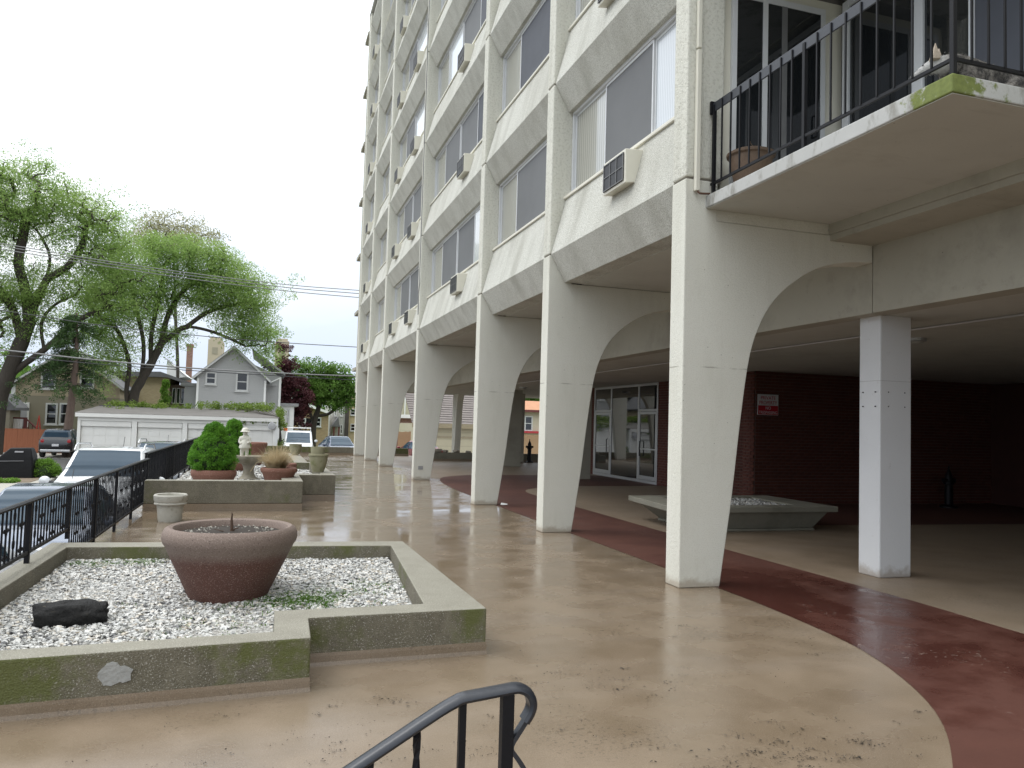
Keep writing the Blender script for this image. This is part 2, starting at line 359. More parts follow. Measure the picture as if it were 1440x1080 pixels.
farbrick = brickwall_mat('far_red_brick', (.2,.075,.05), (.3,.13,.085), (.3,.27,.24))
tanbrick = brickwall_mat('tan_brick', (.3,.19,.09), (.38,.26,.13), (.36,.32,.25))
yelbrick = brickwall_mat('yellow_brick', (.42,.31,.17), (.5,.39,.22), (.42,.38,.3))
# glass
def glassmat(name, col, rough=.03, var=.1):
    k = N(name); k.base(k.mix(k.noise(1.5, 3), tuple(v*(1-var) for v in col), tuple(v*(1+var) for v in col))).rough(rough)
    k.b.inputs['Coat Weight'].default_value = 1.0; k.b.inputs['Coat Roughness'].default_value = .02; k.b.inputs['Coat IOR'].default_value = 1.4
    k.bump(k.noise(.9, 2), .02, .02); return k.m
glass_dark = glassmat('dark_window_glass', (.012,.014,.016))
def curtain(name, c1, c2, sc):
    k = N(name); w_ = k.n('ShaderNodeTexWave', Scale=sc, Distortion=1.5, Detail=2); w_.bands_direction = 'Y'; k.l(k.co(), w_.inputs['Vector']); k.base(k.mix(w_.outputs['Fac'], c1, c2)).rough(.25); k.b.inputs['Coat Weight'].default_value = 1.0; k.b.inputs['Coat Roughness'].default_value = .02; k.bump(k.noise(.9, 2), .02, .02); return k.m
glass_curt_refl = curtain('window_curtain_and_reflection', (.27,.27,.235), (.40,.395,.35), 4.0)  # pale curtain; on left panes this cream paints in the column's reflection
glass_blind = curtain('window_with_white_blind', (.42,.45,.48), (.58,.61,.64), 7.0)
screen_m = simple('grey_insect_screen', (.135,.138,.142), .65, .2, 1.2)
screen_d = simple('dark_insect_screen', (.055,.06,.075), .6, .25, 3)
alu_m = simple('aluminium_frame', (.62,.63,.64), .4, .06, 6)
alu_b = simple('door_aluminium', (.55,.56,.57), .35, .06, 6, metal=.6)
white_m = simple('white_paint', (.8,.8,.78), .6, .05, 4)
cream_m = simple('cream_enamel', (.68,.655,.56), .5, .05, 4)
black_m = simple('black_grille', (.02,.02,.022), .5, .2)
# vegetation
loc_m = leafmat('locust_leaf', (.17,.29,.065), (.34,.455,.15), .62, .25)
loc2_m = leafmat('pale_young_leaf', (.27,.27,.14), (.42,.41,.24), .4, .25)
map_m = leafmat('green_tree_leaf', (.075,.16,.025), (.17,.29,.06), .45, .5)
red_leaf = leafmat('maroon_leaf', (.045,.014,.018), (.11,.035,.04), .25, .6)
spr_m = leafmat('spruce_needle', (.028,.06,.02), (.07,.13,.035), .15, .8)
dwarf_m = leafmat('dwarf_spruce_needle', (.05,.16,.014), (.18,.40,.04), .35, 5)
box_m = leafmat('boxwood_leaf', (.08,.17,.018), (.2,.36,.05), .3, 3)
ivy_m = leafmat('ivy_leaf', (.08,.14,.02), (.24,.33,.06), .3, 1.2)
grass_m = leafmat('grass_blade', (.06,.13,.02), (.14,.25,.045), .3, 2)
dry_m = leafmat('dry_grass', (.42,.33,.19), (.62,.52,.35), .3, 6)
k = N('bark'); n = k.noise(3, 6, .7, (6,6,1)); k.base(k.mix(n, (.022,.018,.014), (.075,.062,.05))).rough(.9).bump(n, .8, .05); bark_m = k.m
k = N('spruce_bark'); n = k.noise(3, 6, .7, (6,6,1)); k.base(k.mix(n, (.08,.05,.04), (.2,.15,.12))).rough(.9).bump(n, .8, .05); bark2_m = k.m
# ================================================================== SETTING
GZ = -0.95                                        # street level below the raised plaza
def struct(o): o['kind'] = 'structure'; return o
# ground sheet to the horizon
k = N('far_ground'); c = k.mix(k.noise(.05, 4), (.07,.09,.04), (.13,.13,.09)); k.base(c).rough(.95); farground_m = k.m
struct(MB().add([(-900,-300,GZ-.02),(900,-300,GZ-.02),(900,1500,GZ-.02),(-900,1500,GZ-.02)], [(0,1,2,3)]).build('ground', farground_m))
k = N('asphalt'); n = k.noise(90, 4); c = k.mix(k.noise(.5, 5), (.04,.04,.042), (.075,.073,.07)); c = k.mix(k.ramp(n, [(.6, 0.), (.7, .5)]), c, (.14,.14,.135))
k.base(c).rough(.75).bump(n, .4, .01); asphalt_m = k.m
k = N('concrete_paving'); c = k.mix(k.noise(.6, 5), (.3,.28,.24), (.42,.4,.36)); k.base(c).rough(.85).bump(k.noise(70, 3), .2, .01); paving_m = k.m
struct(MB().add([(-60,-20,GZ),(-2.2,-20,GZ),(-2.2,50,GZ),(-60,50,GZ)], [(0,1,2,3)]).build('parking_lot', asphalt_m))
struct(MB().add([(-2.2,38.6,GZ),(60,38.6,GZ),(60,50,GZ),(-2.2,50,GZ)], [(0,1,2,3)]).build('alley', asphalt_m))
struct(MB().add([(-60,50,GZ+.001),(60,50,GZ+.001),(60,56,GZ+.001),(-60,56,GZ+.001)], [(0,1,2,3)]).build('driveway', paving_m))
struct(MB().add([(-60,56,GZ+.003),(60,56,GZ+.003),(60,59,GZ+.003),(-60,59,GZ+.003)], [(0,1,2,3)]).build('street', asphalt_m))
lawn_m = leafmat('lawn', (.05,.11,.018), (.10,.19,.03), .1, 1.5)
struct(MB().add([(-60,59,GZ+.004),(60,59,GZ+.004),(60,110,GZ+.004),(-60,110,GZ+.004)], [(0,1,2,3)]).build('lawn', lawn_m))
struct(MB().box(-60,60,61.5,63,GZ+.004,GZ+.03).build('sidewalk', paving_m))
struct(MB().box(-60,60,58.9,59.1,GZ-.01,GZ+.13).build('street_kerb', paving_m, bevel=.02))
# yellow painted kerb by the lawn
ymark = simple('yellow_paint', (.62,.52,.03), .6, .1)
struct(MB().box(2.6,6.4,58.86,59.12,GZ-.01,GZ+.14).build('painted_kerb', ymark))
# planting verge by the parking lot on the left: kerb, mulch, paved walk
struct(MB().prism([(-30, 16), (-6.9, 23), (-7.2, 30), (-7.42, 36.3), (-8, 37.3), (-30, 38)], GZ, GZ+.12, 'z').build('verge_kerb', paving_m, bevel=.03))
struct(MB().prism([(-29, 28), (-7.6, 31.2), (-7.72, 36.1), (-8.2, 36.9), (-29, 37.3)], GZ+.1, GZ+.135, 'z').build('mulch_bed', simple('mulch', (.17,.13,.09), .95, .4, 12, .8, 50)))
# plaza slab, with the stair cut out at the near left
poly = [(-2.05,2.0),(.5,2.0),(.5,.75),(-2.05,.75),(-2.05,-6),(24,-6),(24,38.5),(-2.05,38.5)]
bm = bmesh.new(); vv = [bm.verts.new((x, y, 0)) for x, y in poly]; bm.faces.new(vv)
bmesh.ops.triangulate(bm, faces=bm.faces[:]); me = bpy.data.meshes.new('plaza_floor'); bm.to_mesh(me); bm.free(); me.materials.append(plaza_m)
for p in me.polygons:
    if p.normal.z < 0: p.flip()
plaza = bpy.data.objects.new('plaza_floor', me); COL.objects.link(plaza); struct(plaza)
ret_m = simple('retaining_concrete', (.33,.3,.25), .85, .2, 2, .3, 50)
rw = MB(); rw.box(-2.05,-1.85,2.0,38.5,GZ-.05,-.004).box(-2.05,.5,2.0,2.15,GZ-.05,-.006).box(-2.05,-1.85,-6,.75,GZ-.05,-.004).box(.5,.7,.75,2.0,GZ-.05,-.005).box(-2.05,.5,.6,.75,GZ-.05,-.006).box(-1.85,24,38.3,38.5,GZ-.05,-.004).box(23.8,24,-6,38.3,GZ-.05,-.004)
struct(rw.build('retaining_wall', ret_m))
st = MB()
for i in range(6):
    st.box(.5-.34*(i+1), .5-.34*i+.0, .752, 1.998, GZ-.05, -.158*(i+1)+.0)
struct(st.build('stairs', ret_m, bevel=.008))
# red painted band on the plaza: sheet 4 mm above
def cat(pts, n=8, closed=False):
    P = [Vector((*p, 0)) if len(p) == 2 else Vector(p) for p in pts]; o = []; m = len(P)
    for i in range(m if closed else m-1):
        a, b, c, d = P[(i-1) % m] if closed or i else P[0], P[i], P[(i+1) % m], P[(i+2) % m] if closed or i+2 < m else P[-1]
        for j in range(n):
            t = j/n; o.append(.5*((2*b)+(c-a)*t+(2*a-5*b+4*c-d)*t*t+(3*b-a-3*c+d)*t**3))
    if not closed: o.append(P[-1])
    return o
outer = cat([(.8,1.95),(1.6,2.0),(2.5,2.35),(3.36,3.12),(3.88,3.7),(4.24,4.34),(4.5,5.1),(4.62,6.1),(4.66,7.3),(4.66,11.3),(4.66,15.3),(4.72,19.5),(4.95,22.0),(5.4,23.6),(6.3,24.5),(7.6,24.8),(9.5,24.9),(11.28,24.9)], 6)
inner = cat([(11.28,20.6),(9.5,20.5),(8.0,20.3),(6.9,19.6),(6.35,18.5),(6.28,16.5),(6.28,13.4),(6.26,11.3),(6.27,9.5),(6.3,8.1),(6.32,6.3),(6.26,5.0),(6.2,2.0),(6.2,1.9)], 6)
bm = bmesh.new(); vv = [bm.verts.new((p.x, p.y, .004)) for p in outer+inner]; f = bm.faces.new(vv)
bmesh.ops.triangulate(bm, faces=[f]); bm.normal_update()
me = bpy.data.meshes.new('red_band'); bm.to_mesh(me); bm.free(); me.materials.append(red_m)
for p in me.polygons:
    if p.normal.z < 0: p.flip()
o = bpy.data.objects.new('red_band', me); COL.objects.link(o); struct(o)
struct(MB().add([(9.7,11.9,.004),(17.9,11.5,.004),(17.9,15.5,.004),(9.7,15.5,.004)], [(0,1,2,3)]).build('red_strip', red_m))
# ================================================================== APARTMENT BUILDING
B = root('apartment_building', 'tall cream concrete apartment block standing on tapering arched legs above the plaza', 'building', (11, 22, 0))
XF, T, Z1, FH = 4.226, .29, 4.37, 2.758
CY = [7.33, 11.51, 15.59, 22.39, 29.15, 33.40, 37.50]
NL = 7; ROOF = 21.5
# ---- legs: tapered, curving into a beam
und = cat([(4.716,0),(4.79,.5),(4.86,1.0),(4.94,1.7),(5.03,2.35),(5.13,2.72),(5.30,3.04),(5.56,3.30),(5.92,3.52),(6.33,3.63),(6.70,3.66)], 4)
leg_prof = [(XF,0)] + [(p.x, p.y) for p in und] + [(6.70,3.93),(4.62,3.93),(4.62,Z1-.012),(XF,Z1-.012)]
leg_me = MB().prism(leg_prof, 0, T, 'y').mesh('leg'); leg_me.materials.append(stucco)
for y in CY:
    o = inst('leg', leg_me, (0, y, 0), B)
    b = o.modifiers.new('bevel', 'BEVEL'); b.width = .012; b.segments = 2; b.limit_method = 'ANGLE'; b.angle_limit = math.radians(50)
MB().box(4.615, 6.70, CY[0]+.003, CY[0]+T-.003, 3.931, 4.054).build('leg_cap', stucco, B)
# ---- upper columns, one storey each, joint between
cme = MB().box(XF, XF+.46, 0, T, .012, FH-.012).mesh('column'); cme.materials.append(stucco_coarse)
ctop = MB().box(XF, XF+.46, 0, T, .012, ROOF-(Z1+6*FH)).mesh('column'); ctop.materials.append(stucco_coarse)
jme = MB().box(XF+.02, XF+.44, .02, T-.02, -.02, .02).mesh('joint'); jme.materials.append(simple('joint_mortar', (.2,.18,.15), .9))
for y in CY:
    for l in range(NL):
        o = inst('column', cme if l < 6 else ctop, (0, y, Z1+FH*l), B)
        b = o.modifiers.new('bevel', 'BEVEL'); b.width = .018; b.segments = 2
        inst('joint', jme, (0, y, Z1+FH*l), B)
# ---- spandrels: tilted panel above the kink, chamfer below
def spandrel(y0, y1, l):
    z = Z1+FH*l; top = z+.93 if l < 6 else ROOF-.03
    pr = [(XF+.022, z), (XF+.262, z-.43), (XF+.60, z-.43), (XF+.60, top), (XF+.255 if l < 6 else XF+.12, top)]
    return MB().prism(pr, y0+.008, y1-.008, 'y').build('spandrel', pebble, B, bevel=.006)
ac_side = [(0,0),(.30,.03),(.30,.40),(0,.44)]
def ac_unit(yc, l, z=None, w=.66):
    z0 = Z1+FH*l+.36 if z is None else z
    x0 = XF-.02
    m = MB().prism([(x0+.0, z0),(x0+.36, z0+.05),(x0+.36, z0+.46),(x0, z0+.44)], yc-w/2, yc+w/2, 'y')
    u = m.build('air_conditioner', cream_m, B, bevel=.012)
    g = MB().box(x0-.012, x0-.002, yc-w/2+.04, yc+w/2-.04, z0+.04, z0+.40)
    go = g.build('grille', black_m, u)
    fr = MB()
    for i in range(4): fr.box(x0-.02, x0-.013, yc-w/2+.04+i*(w-.08)/3-.008, yc-w/2+.04+i*(w-.08)/3+.008, z0+.04, z0+.40)
    for zz in (z0+.05, z0+.22, z0+.39): fr.box(x0-.0205, x0-.0135, yc-w/2+.04, yc+w/2-.04, zz-.006, zz+.006)
    fr.build('grille_bars', simple('grille_bar', (.13,.13,.13), .5) if 'grille_bar' not in MATS else MATS['grille_bar'], u)
    return u
def window(y0, y1, l, panes):
    """panes: list of (fraction, material)"""
    z0 = Z1+FH*l+.955; z1 = Z1+FH*(l+1)-.425; x = XF+.33
    fr = MB(); w = .045
    fr.box(x, x+.09, y0, y1, z0, z0+.05).box(x, x+.09, y0, y1, z1-.05, z1).box(x, x+.09, y0, y0+w, z0+.05, z1-.05).box(x, x+.09, y1-w, y1, z0+.05, z1-.05)
    wo = fr.build('window', alu_m, B, bevel=.006)
    MB().box(XF+.215, x+.10, y0-.02, y1+.02, z0-.05, z0-.004).build('sill', cream_m, wo, bevel=.008)
    tot = sum(p[0] for p in panes); y = y1-w
    span = (y1-y0-2*w)
    for i, (fr_, mat) in enumerate(panes):
        ya = y - span*fr_/tot
        dx = .03 if i % 2 else .055
        MB().box(x+dx, x+dx+.012, ya+.02, y-.02, z0+.07, z1-.07).build('pane', mat, wo)
        fm = MB()
        fm.box(x+dx-.01, x+dx+.02, ya+.002, ya+.032, z0+.052, z1-.052).box(x+dx-.01, x+dx+.02, y-.032, y-.002, z0+.052, z1-.052)
        fm.box(x+dx-.01, x+dx+.02, ya+.032, y-.032, z0+.052, z0+.09).box(x+dx-.01, x+dx+.02, ya+.032, y-.032, z1-.09, z1-.052)
        fm.build('sash', alu_m, wo, bevel=.003)
        y = ya
    # dim room behind
    return wo
GC, GD, GB, S1, S2 = glass_curt_refl, glass_dark, glass_blind, screen_m, screen_d
pat = {0: [[(1,GC),(1.25,S1),(.95,GB)], [(1,GC),(1.3,S2),(.9,GB)], [(1,GC),(1.2,S1),(1,GD)]],
       1: [[(.9,GC),(1.5,S1),(.6,GB)], [(.9,GC),(1.5,S2),(.6,GB)], [(.9,GC),(1.4,S2),(.7,GD)]],
       2: [[(.8,GC),(1.1,S1),(1.1,S1),(1.1,GB)], [(.8,GC),(1.1,S1),(1.1,S1),(1.1,S2)], [(.8,GC),(1.0,GB),(1.1,S1),(1.1,S2)], [(.8,GC),(1,S1),(1,S1),(1,GD)]],
       3: [[(.8,GC),(1.1,S1),(1.1,S1),(1.1,GB)], [(.8,GC),(1.0,S1),(1.0,S1),(1.0,S2)], [(.8,GC),(1.0,S1),(1.0,GB),(1.1,S1)], [(.8,GC),(1.0,S1),(1.1,GB),(1.1,S1)]],
       4: [[(1,GC),(1,GC),(1,S2)], [(1,GC),(1,GC),(1,GD)], [(1,GC),(1,S1),(1,GC)]],
       5: [[(1,GC),(1,GC),(1,S1)], [(1,GC),(1,S1),(1,GC)], [(1,GC),(1,GB),(1,S2)]]}
for b in range(6):
    for l in range(NL):
        spandrel(CY[b]+T, CY[b+1], l)
        if l < 6: window(CY[b]+T+.01, CY[b+1]-.01, l, pat[b][l % len(pat[b])])
ac_unit(9.12, 0); ac_unit(9.45, 1); ac_unit(10.0, 3)
for l in range(6):
    if l < 5: ac_unit(18.0 if l != 1 else 17.7, l)
    ac_unit(24.4, l); ac_unit(27.6, l); ac_unit(35.8, l)
# body behind the facade, end wall, roof
dark_room = simple('room_interior', (.13,.12,.11), .9)
MB().box(XF+.62, 20.5, 7.46, 37.78, 3.95, ROOF-.05).build('core', dark_room, B)
MB().box(XF+.46, 20.6, 37.79, 37.95, 3.94, ROOF-.02).build('end_or_added_wall', stucco, B)
MB().box(XF-.03, 20.7, 7.3, 37.98, ROOF, ROOF+.12).build('roof', simple('roof_edge', (.5,.5,.48), .8), B)
MB().box(XF-.02, XF+.03, 37.85, 38.0, 3.0, ROOF+.1).build('corner_trim', stucco, B)
for l in range(NL):                                # balconies on the far end face
    MB().box(XF-.07, 8, 37.96, 39.2, Z1+FH*l-.3, Z1+FH*l-.15).build('balcony_slab', beam_m, B)
# ---- undercroft: soffit over the arches, longitudinal beam, low ceiling
for b in range(6):
    MB().box(XF+.56, 6.70, CY[b]+T+.004, CY[b+1]-.004, 3.93, 3.949).build('soffit', soffit, B)
seams = [-6] + CY + [38.2]
for a, c_ in zip(seams[:-1], seams[1:]):
    MB().box(6.70, 6.98, a+.006, c_-.006, 3.075, 3.948).build('beam', beam_m, B)
xs_ = [6.985, 9.6, 12.4, 15.6, 20.6]; ys_c = [-6, -1, 3.2, 7.6, 11.6, 15.6, 19, 22.5, 26, 29.3, 33.5, 38.2]
for xa, xb in zip(xs_[:-1], xs_[1:]):
    for ya, yb in zip(ys_c[:-1], ys_c[1:]): MB().box(xa+.004, xb-.004, ya+.004, yb-.004, 3.08, 3.25).build('ceiling', soffit, B)
lampm = simple('lamp_glass', (.45,.45,.42), .4)
for (lx, ly) in ((9.0, 9.0), (9.0, 13.5), (9.2, 21.5), (9.2, 27.5)):
    lf = MB().lathe([(.13,0),(.15,.01),(.15,.05),(.02,.05)], (lx, ly, 3.03), 20).build('ceiling_light', alu_b, B); MB().lathe([(.01,-.03),(.09,-.02),(.125,0),(.01,.001)], (lx, ly, 3.028), 20).build('diffuser', lampm, lf)
MB().tube([(8.1,-5,3.06),(8.1,30,3.06)], .014, 6).build('conduit', alu_b, B)
MB().box(6.99, 20.5, -6, 7.4, 3.26, 3.94).build('slab', beam_m, B)
# square columns
def sqcol(x, y, w, d, z=3.085, mat=sq_col): return MB().box(x, x+w, y, y+d, 0, z).build('square_column', mat, B, bevel=.015)
c1 = sqcol(6.91, 7.43, .46, .34)
for zz in (2.0, 2.17):
    for xx, yy in ((6.9, 7.5), (6.9, 7.7)): MB().box(xx-.002, xx+.012, yy-.007, yy+.007, zz-.007, zz+.007).build('bolt_hole', black_m, c1)
    for xx in (7.03, 7.27): MB().box(xx-.007, xx+.007, 7.426, 7.434, zz-.007, zz+.007).build('bolt_hole', black_m, c1)
MB().box(6.9085, 7.3715, 7.4285, 7.7715, 2.302, 2.304).build('seam', mortar_m, c1)
sqcol(9.70, 23.12, .38, .38, mat=beam_m); sqcol(9.3, 30.0, .72, .45, mat=beam_m); sqcol(10.75, 33.3, .5, .5, mat=beam_m); sqcol(7.45, 37.0, .16, .3, mat=beam_m); sqcol(10.1, 36.6, .25, .3, mat=beam_m)
sqcol(14.1, 30.0, .6, .45, mat=beam_m); sqcol(13.4, 36.4, .45, .45, mat=beam_m)
# arched leg of the end face, turned a quarter
o = inst('leg', leg_me, (8.95+.0, 37.6+4.226, 0), B, rot=(0, 0, -math.pi/2))
# ---- brick walls
bk = MB().box(0, .2, 0, .03, 0, .065).mesh('brick'); bk.materials.append(brick_m)
bkh = MB().box(0, .095, 0, .03, 0, .065).mesh('brick'); bkh.materials.append(brick_m)
def brickwall(p, d, length, h, nrm, want):
    """p: base start, d: unit direction, nrm: outward normal; bricks proud of the mortar bed; want(s,z) -> own object"""
    p, d, nrm = Vector(p), Vector(d), Vector(nrm)
    q = p + d*length; t = -nrm*.2
    xs = sorted([p.x, q.x, p.x+t.x]) ; ys_ = sorted([p.y, q.y, p.y+t.y])
    wall = MB().box(xs[0], xs[-1], ys_[0], ys_[-1], 0, h).build('brick_wall', mortar_m, B)
    rest = MB(); cnt = 0; ang = math.atan2(d.y, d.x); nr = int(h/.075)
    flip = d.cross(Vector((0,0,1))).dot(nrm) < 0        # brick's -Y side must face nrm
    for r_ in range(nr):
        s_ = -.105 if r_ % 2 else 0.0
        while s_ < length-.02:
            a = max(s_, 0)+.005; b_ = min(s_+.21, length)-.005; z = r_*.075+.006
            if b_-a > .03:
                j = random.uniform(-.003, .003)
                if want(a, z) and b_-a > .19 and cnt < 290:
                    cnt += 1
                    loc = p + d*(b_ if flip else a) + nrm*(.008+j); loc.z = z
                    inst('brick', bk, loc, wall, rot=(0, 0, ang+(math.pi if flip else 0)))
                else:
                    A = p + d*a + nrm*(.008+j); E_ = p + d*b_ + nrm*(.008+j); C_ = A - nrm*.02; 
                    vs_ = [A, E_, E_-nrm*.02, C_]
                    lo = [Vector((v.x, v.y, z)) for v in vs_]; hi = [Vector((v.x, v.y, z+.063)) for v in vs_]
                    rest.add(lo+hi, [(0,1,5,4),(1,2,6,5),(3,0,4,7),(4,5,6,7),(0,3,2,1)])
            s_ += .21
    tag(rest.build('brick_courses', brick_m, wall), kind='stuff')
    return wall
brickwall((10.88,15.54,0), (1,0,0), 7.2, 3.075, (0,-1,0), lambda s, z: s < 3.0 and z > .6)
brickwall((10.88,16.0,0), (0,-1,0), .455, 3.075, (-1,0,0), lambda s, z: True)
brickwall((11.3,20.98,0), (0,-1,0), 4.6, 3.075, (-1,0,0), lambda s, z: s < 2.2)
brickwall((11.3,26.6,0), (0,-1,0), .95, 3.075, (-1,0,0), lambda s, z: True)
MB().box(11.52, 17.5, 25.7, 26.5, 0, 3.07).build('lobby_wall', dark_room, B)
MB().box(14.0, 14.2, 16.0, 26, 0, 3.07).build('lobby_wall', dark_room, B)
dkb = simple('brick_darkened_for_shade', (.05,.016,.012), .9, .3, 6)  # brick colour darkened to carry the undercroft's shade
MB().box(18.0, 18.2, -6, 15.7, 0, 3.07).build('end_or_added_wall', dkb, B); MB().box(7.4, 18.0, -6, -5.8, 0, 3.07).build('end_or_added_wall', dkb, B)  # both walls added to shut daylight out of the undercroft
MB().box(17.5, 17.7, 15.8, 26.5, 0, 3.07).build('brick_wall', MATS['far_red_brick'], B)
# ---- lobby entrance: aluminium storefront
E_ = MB()
def bar(m, y0, y1, z0, z1, x=11.3, d=.06): m.box(x-d/2, x+d/2, y0, y1, z0, z1)
ys4 = [21.0, 22.22, 24.25, 25.62]
for y in ys4: bar(E_, y-.04, y+.04, 0, 3.07)
for a, c_ in zip(ys4[:-1], ys4[1:]):
    bar(E_, a+.04, c_-.04, 2.99, 3.07); bar(E_, a+.04, c_-.04, 0, .09)
bar(E_, 21.04, 22.18, 2.2, 2.27); bar(E_, 24.29, 25.58, 2.2, 2.27)
ent = E_.build('entrance', alu_b, B, bevel=.006)
for a, c_, z0, z1 in ((21.04,22.18,2.27,2.99),(22.26,24.21,.09,2.99),(24.29,25.58,2.27,2.99)):
    MB().box(11.29, 11.31, a, c_, z0, z1).build('pane', glass_dark, ent)
for a, c_, hy in ((21.05,22.17,22.0),(24.3,25.57,24.45)):
    d = MB(); bar(d, a, a+.06, .10, 2.19, d=.05); bar(d, c_-.06, c_, .10, 2.19, d=.05); bar(d, a+.06, c_-.06, .10, .22, d=.05); bar(d, a+.06, c_-.06, 2.11, 2.19, d=.05); bar(d, a+.06, c_-.06, 1.02, 1.06, d=.05)
    dd = d.build('door', alu_b, ent)
    MB().box(11.292, 11.308, a+.05, c_-.05, .2, 2.12).build('pane', glass_dark, ent)
    MB().tube([(11.27,hy,.82),(11.22,hy,.82),(11.22,hy,1.28),(11.27,hy,1.28)], .016, 8).build('handle', iron_m, ent)
# ---- sign on the brick wall
S = root('trespass_sign', 'small white and red private property sign on the dark brick wall', 'sign', (11.2, 15.52, 2.05))
sw = simple('sign_white', (.6,.6,.6), .5); sr = simple('sign_red', (.42,.01,.025), .5)
MB().box(10.92,11.48,15.505,15.522,2.06,2.54).build('plate', sw, S)
MB().box(10.93,11.47,15.502,15.5045,2.07,2.28).build('red_field', sr, S)
def text(s, x0, x1, y, z0, z1, mat, parent):
    c = bpy.data.curves.new('lettering', 'FONT'); c.body = s; c.align_x = 'CENTER'; c.extrude = .0015
    o = bpy.data.objects.new('lettering', c); COL.objects.link(o); bpy.context.view_layer.update()
    w, h = max(o.dimensions.x, .01), max(o.dimensions.y, .01)
    o.scale = ((x1-x0)/w, (z1-z0)/h, 1); o.rotation_euler = (math.pi/2, 0, 0); o.location = ((x0+x1)/2, y, z0)
    dg = bpy.context.evaluated_depsgraph_get(); me = bpy.data.meshes.new_from_object(o.evaluated_get(dg)); me.transform(o.matrix_basis)
    bpy.data.objects.remove(o); me.materials.clear(); me.materials.append(mat)
    q = bpy.data.objects.new('lettering', me); COL.objects.link(q); setp(q, parent); return q
text('PRIVATE', 11.0, 11.4, 15.503, 2.42, 2.50, sr, S); text('PROPERTY', 10.96, 11.44, 15.503, 2.31, 2.39, sr, S)
text('NO', 11.13, 11.27, 15.5, 2.19, 2.26, sw, S); text('TRESPASSING', 10.95, 11.45, 15.5, 2.09, 2.155, sw, S)
# ---- balcony at the near end
BX0, BX1, BY0, BY1 = 4.47, 6.10, 4.15, 7.335
k = N('balcony_slab_paint'); n = k.noise(3, 5); c = k.mix(n, (.38,.38,.36), (.5,.5,.485))
sep = k.n('ShaderNodeSeparateXYZ'); k.l(k.co(), sep.inputs[0])
c = k.mix(k.ramp(k.noise(5, 6, .7, (1,1,.4)), [(.5, 0.), (.62, .7)]), c, (.2,.19,.16))
dy = k.math('ADD', k.math('SUBTRACT', sep.outputs[1], 4.15), k.math('SUBTRACT', sep.outputs[0], 4.47)); mossf = k.ramp(k.math('SUBTRACT', k.noise(9, 6, .65), k.math('MULTIPLY', dy, .7)), [(.24, 0.), (.34, .95)])
c = k.mix(mossf, c, k.mix(k.noise(30, 3), (.07,.095,.012), (.21,.25,.05))); k.base(c).rough(.85).bump(k.noise(40, 4), .2, .006); slab_m = k.m
BL = MB().box(BX0, BX1, BY0, BY1, 4.055, 4.19).build('balcony', slab_m, B, bevel=.01)
MB().box(BX0+.015, BX1, BY0+.015, BY1-.01, 4.049, 4.0545).build('underside', soffit, BL)
MB().box(BX1-.02, 6.74, -6, BY1-.006, 3.93, 4.06).build('balcony_beam', beam_m, B)
MB().box(6.1, 6.72, -6, BY1, 3.86, 3.929).build('balcony_beam', beam_m, B)
RX = BX0+.05; ry0, ry1 = BY0+.04, BY1-.03
MB().box(RX-.008, RX+.008, ry0, ry1, 5.10, 5.20).build('top_rail', handrail_m, BL, bevel=.003)
MB().box(RX+.009, BX1+.1, ry0-.008, ry0+.008, 5.10, 5.20).build('top_rail', handrail_m, BL, bevel=.003)
MB().box(RX-.012, RX+.012, ry0, ry1, 4.30, 4.325).build('bottom_rail', iron_m, BL)
MB().box(RX+.013, BX1+.1, ry0-.012, ry0+.012, 4.30, 4.325).build('bottom_rail', iron_m, BL)
MB().box(RX-.03, RX+.03, ry1-.03, ry1+.0, 5.08, 5.22).build('wall_bracket', iron_m, BL)
bal = MB().box(-.007, .007, -.007, .007, 0, 1).mesh('baluster'); bal.materials.append(iron_m)
npost = [ry1-.05, (ry0+ry1)/2+.03, ry0]
for y in npost: MB().box(RX-.017, RX+.017, y-.017, y+.017, 4.19, 5.17).build('post', iron_m, BL)
for a, c_ in ((npost[0], npost[1]), (npost[1], npost[2])):
    m = 9
    for i in range(1, m): inst('baluster', bal, (RX-.012, a+(c_-a)*i/m, 4.32), BL, scale=(1,1,.86))
for i in range(1, 11): inst('baluster', bal, (RX+i*.155, ry0-.012, 4.32), BL, scale=(1,1,.86))
# recess: sliding door wall facing the camera, window wall behind the balcony
MB().box(XF+.462, 6.3, 7.40, 7.455, 4.19, 6.70).build('recess_wall', cream_m, B)
dz0, dz1 = 4.22, 6.58
sd_ = MB(); 
for xx in (4.80, 5.20, 5.98): sd_.box(xx, xx+.06, 7.36, 7.398, dz0, dz1)
sd_.box(4.86, 5.20, 7.361, 7.397, dz1-.07, dz1).box(5.26, 5.98, 7.361, 7.397, dz1-.07, dz1).box(4.86, 5.20, 7.361, 7.397, dz0, dz0+.07).box(5.26, 5.98, 7.361, 7.397, dz0, dz0+.07)
sdo = sd_.build('sliding_door', alu_m, B)
MB().box(4.86, 5.2, 7.375, 7.39, dz0+.07, dz1-.07).build('pane', glass_dark, sdo); MB().box(5.26, 5.98, 7.37, 7.385, dz0+.07, dz1-.07).build('pane', glass_dark, sdo)
MB().box(5.45, 5.52, 7.362, 7.372, dz0+.07, dz1-.07).build('stile', simple('grey_stile', (.16,.16,.16), .5), sdo); MB().tube([(5.9,7.36,5.05),(5.9,7.33,5.05),(5.9,7.33,5.3),(5.9,7.36,5.3)], .012, 6).build('handle', iron_m, sdo)
MB().box(6.24, 6.34, -6, 7.395, 4.06, 4.62).build('recess_wall', stucco_coarse, B)
MB().box(6.24, 6.34, -6, 3.3, 4.62, 6.7).build('recess_wall', stucco_coarse, B)
MB().box(6.36, 20.5, -6, 7.44, 4.0, 6.78).build('core', dark_room, B)
wm = MB()
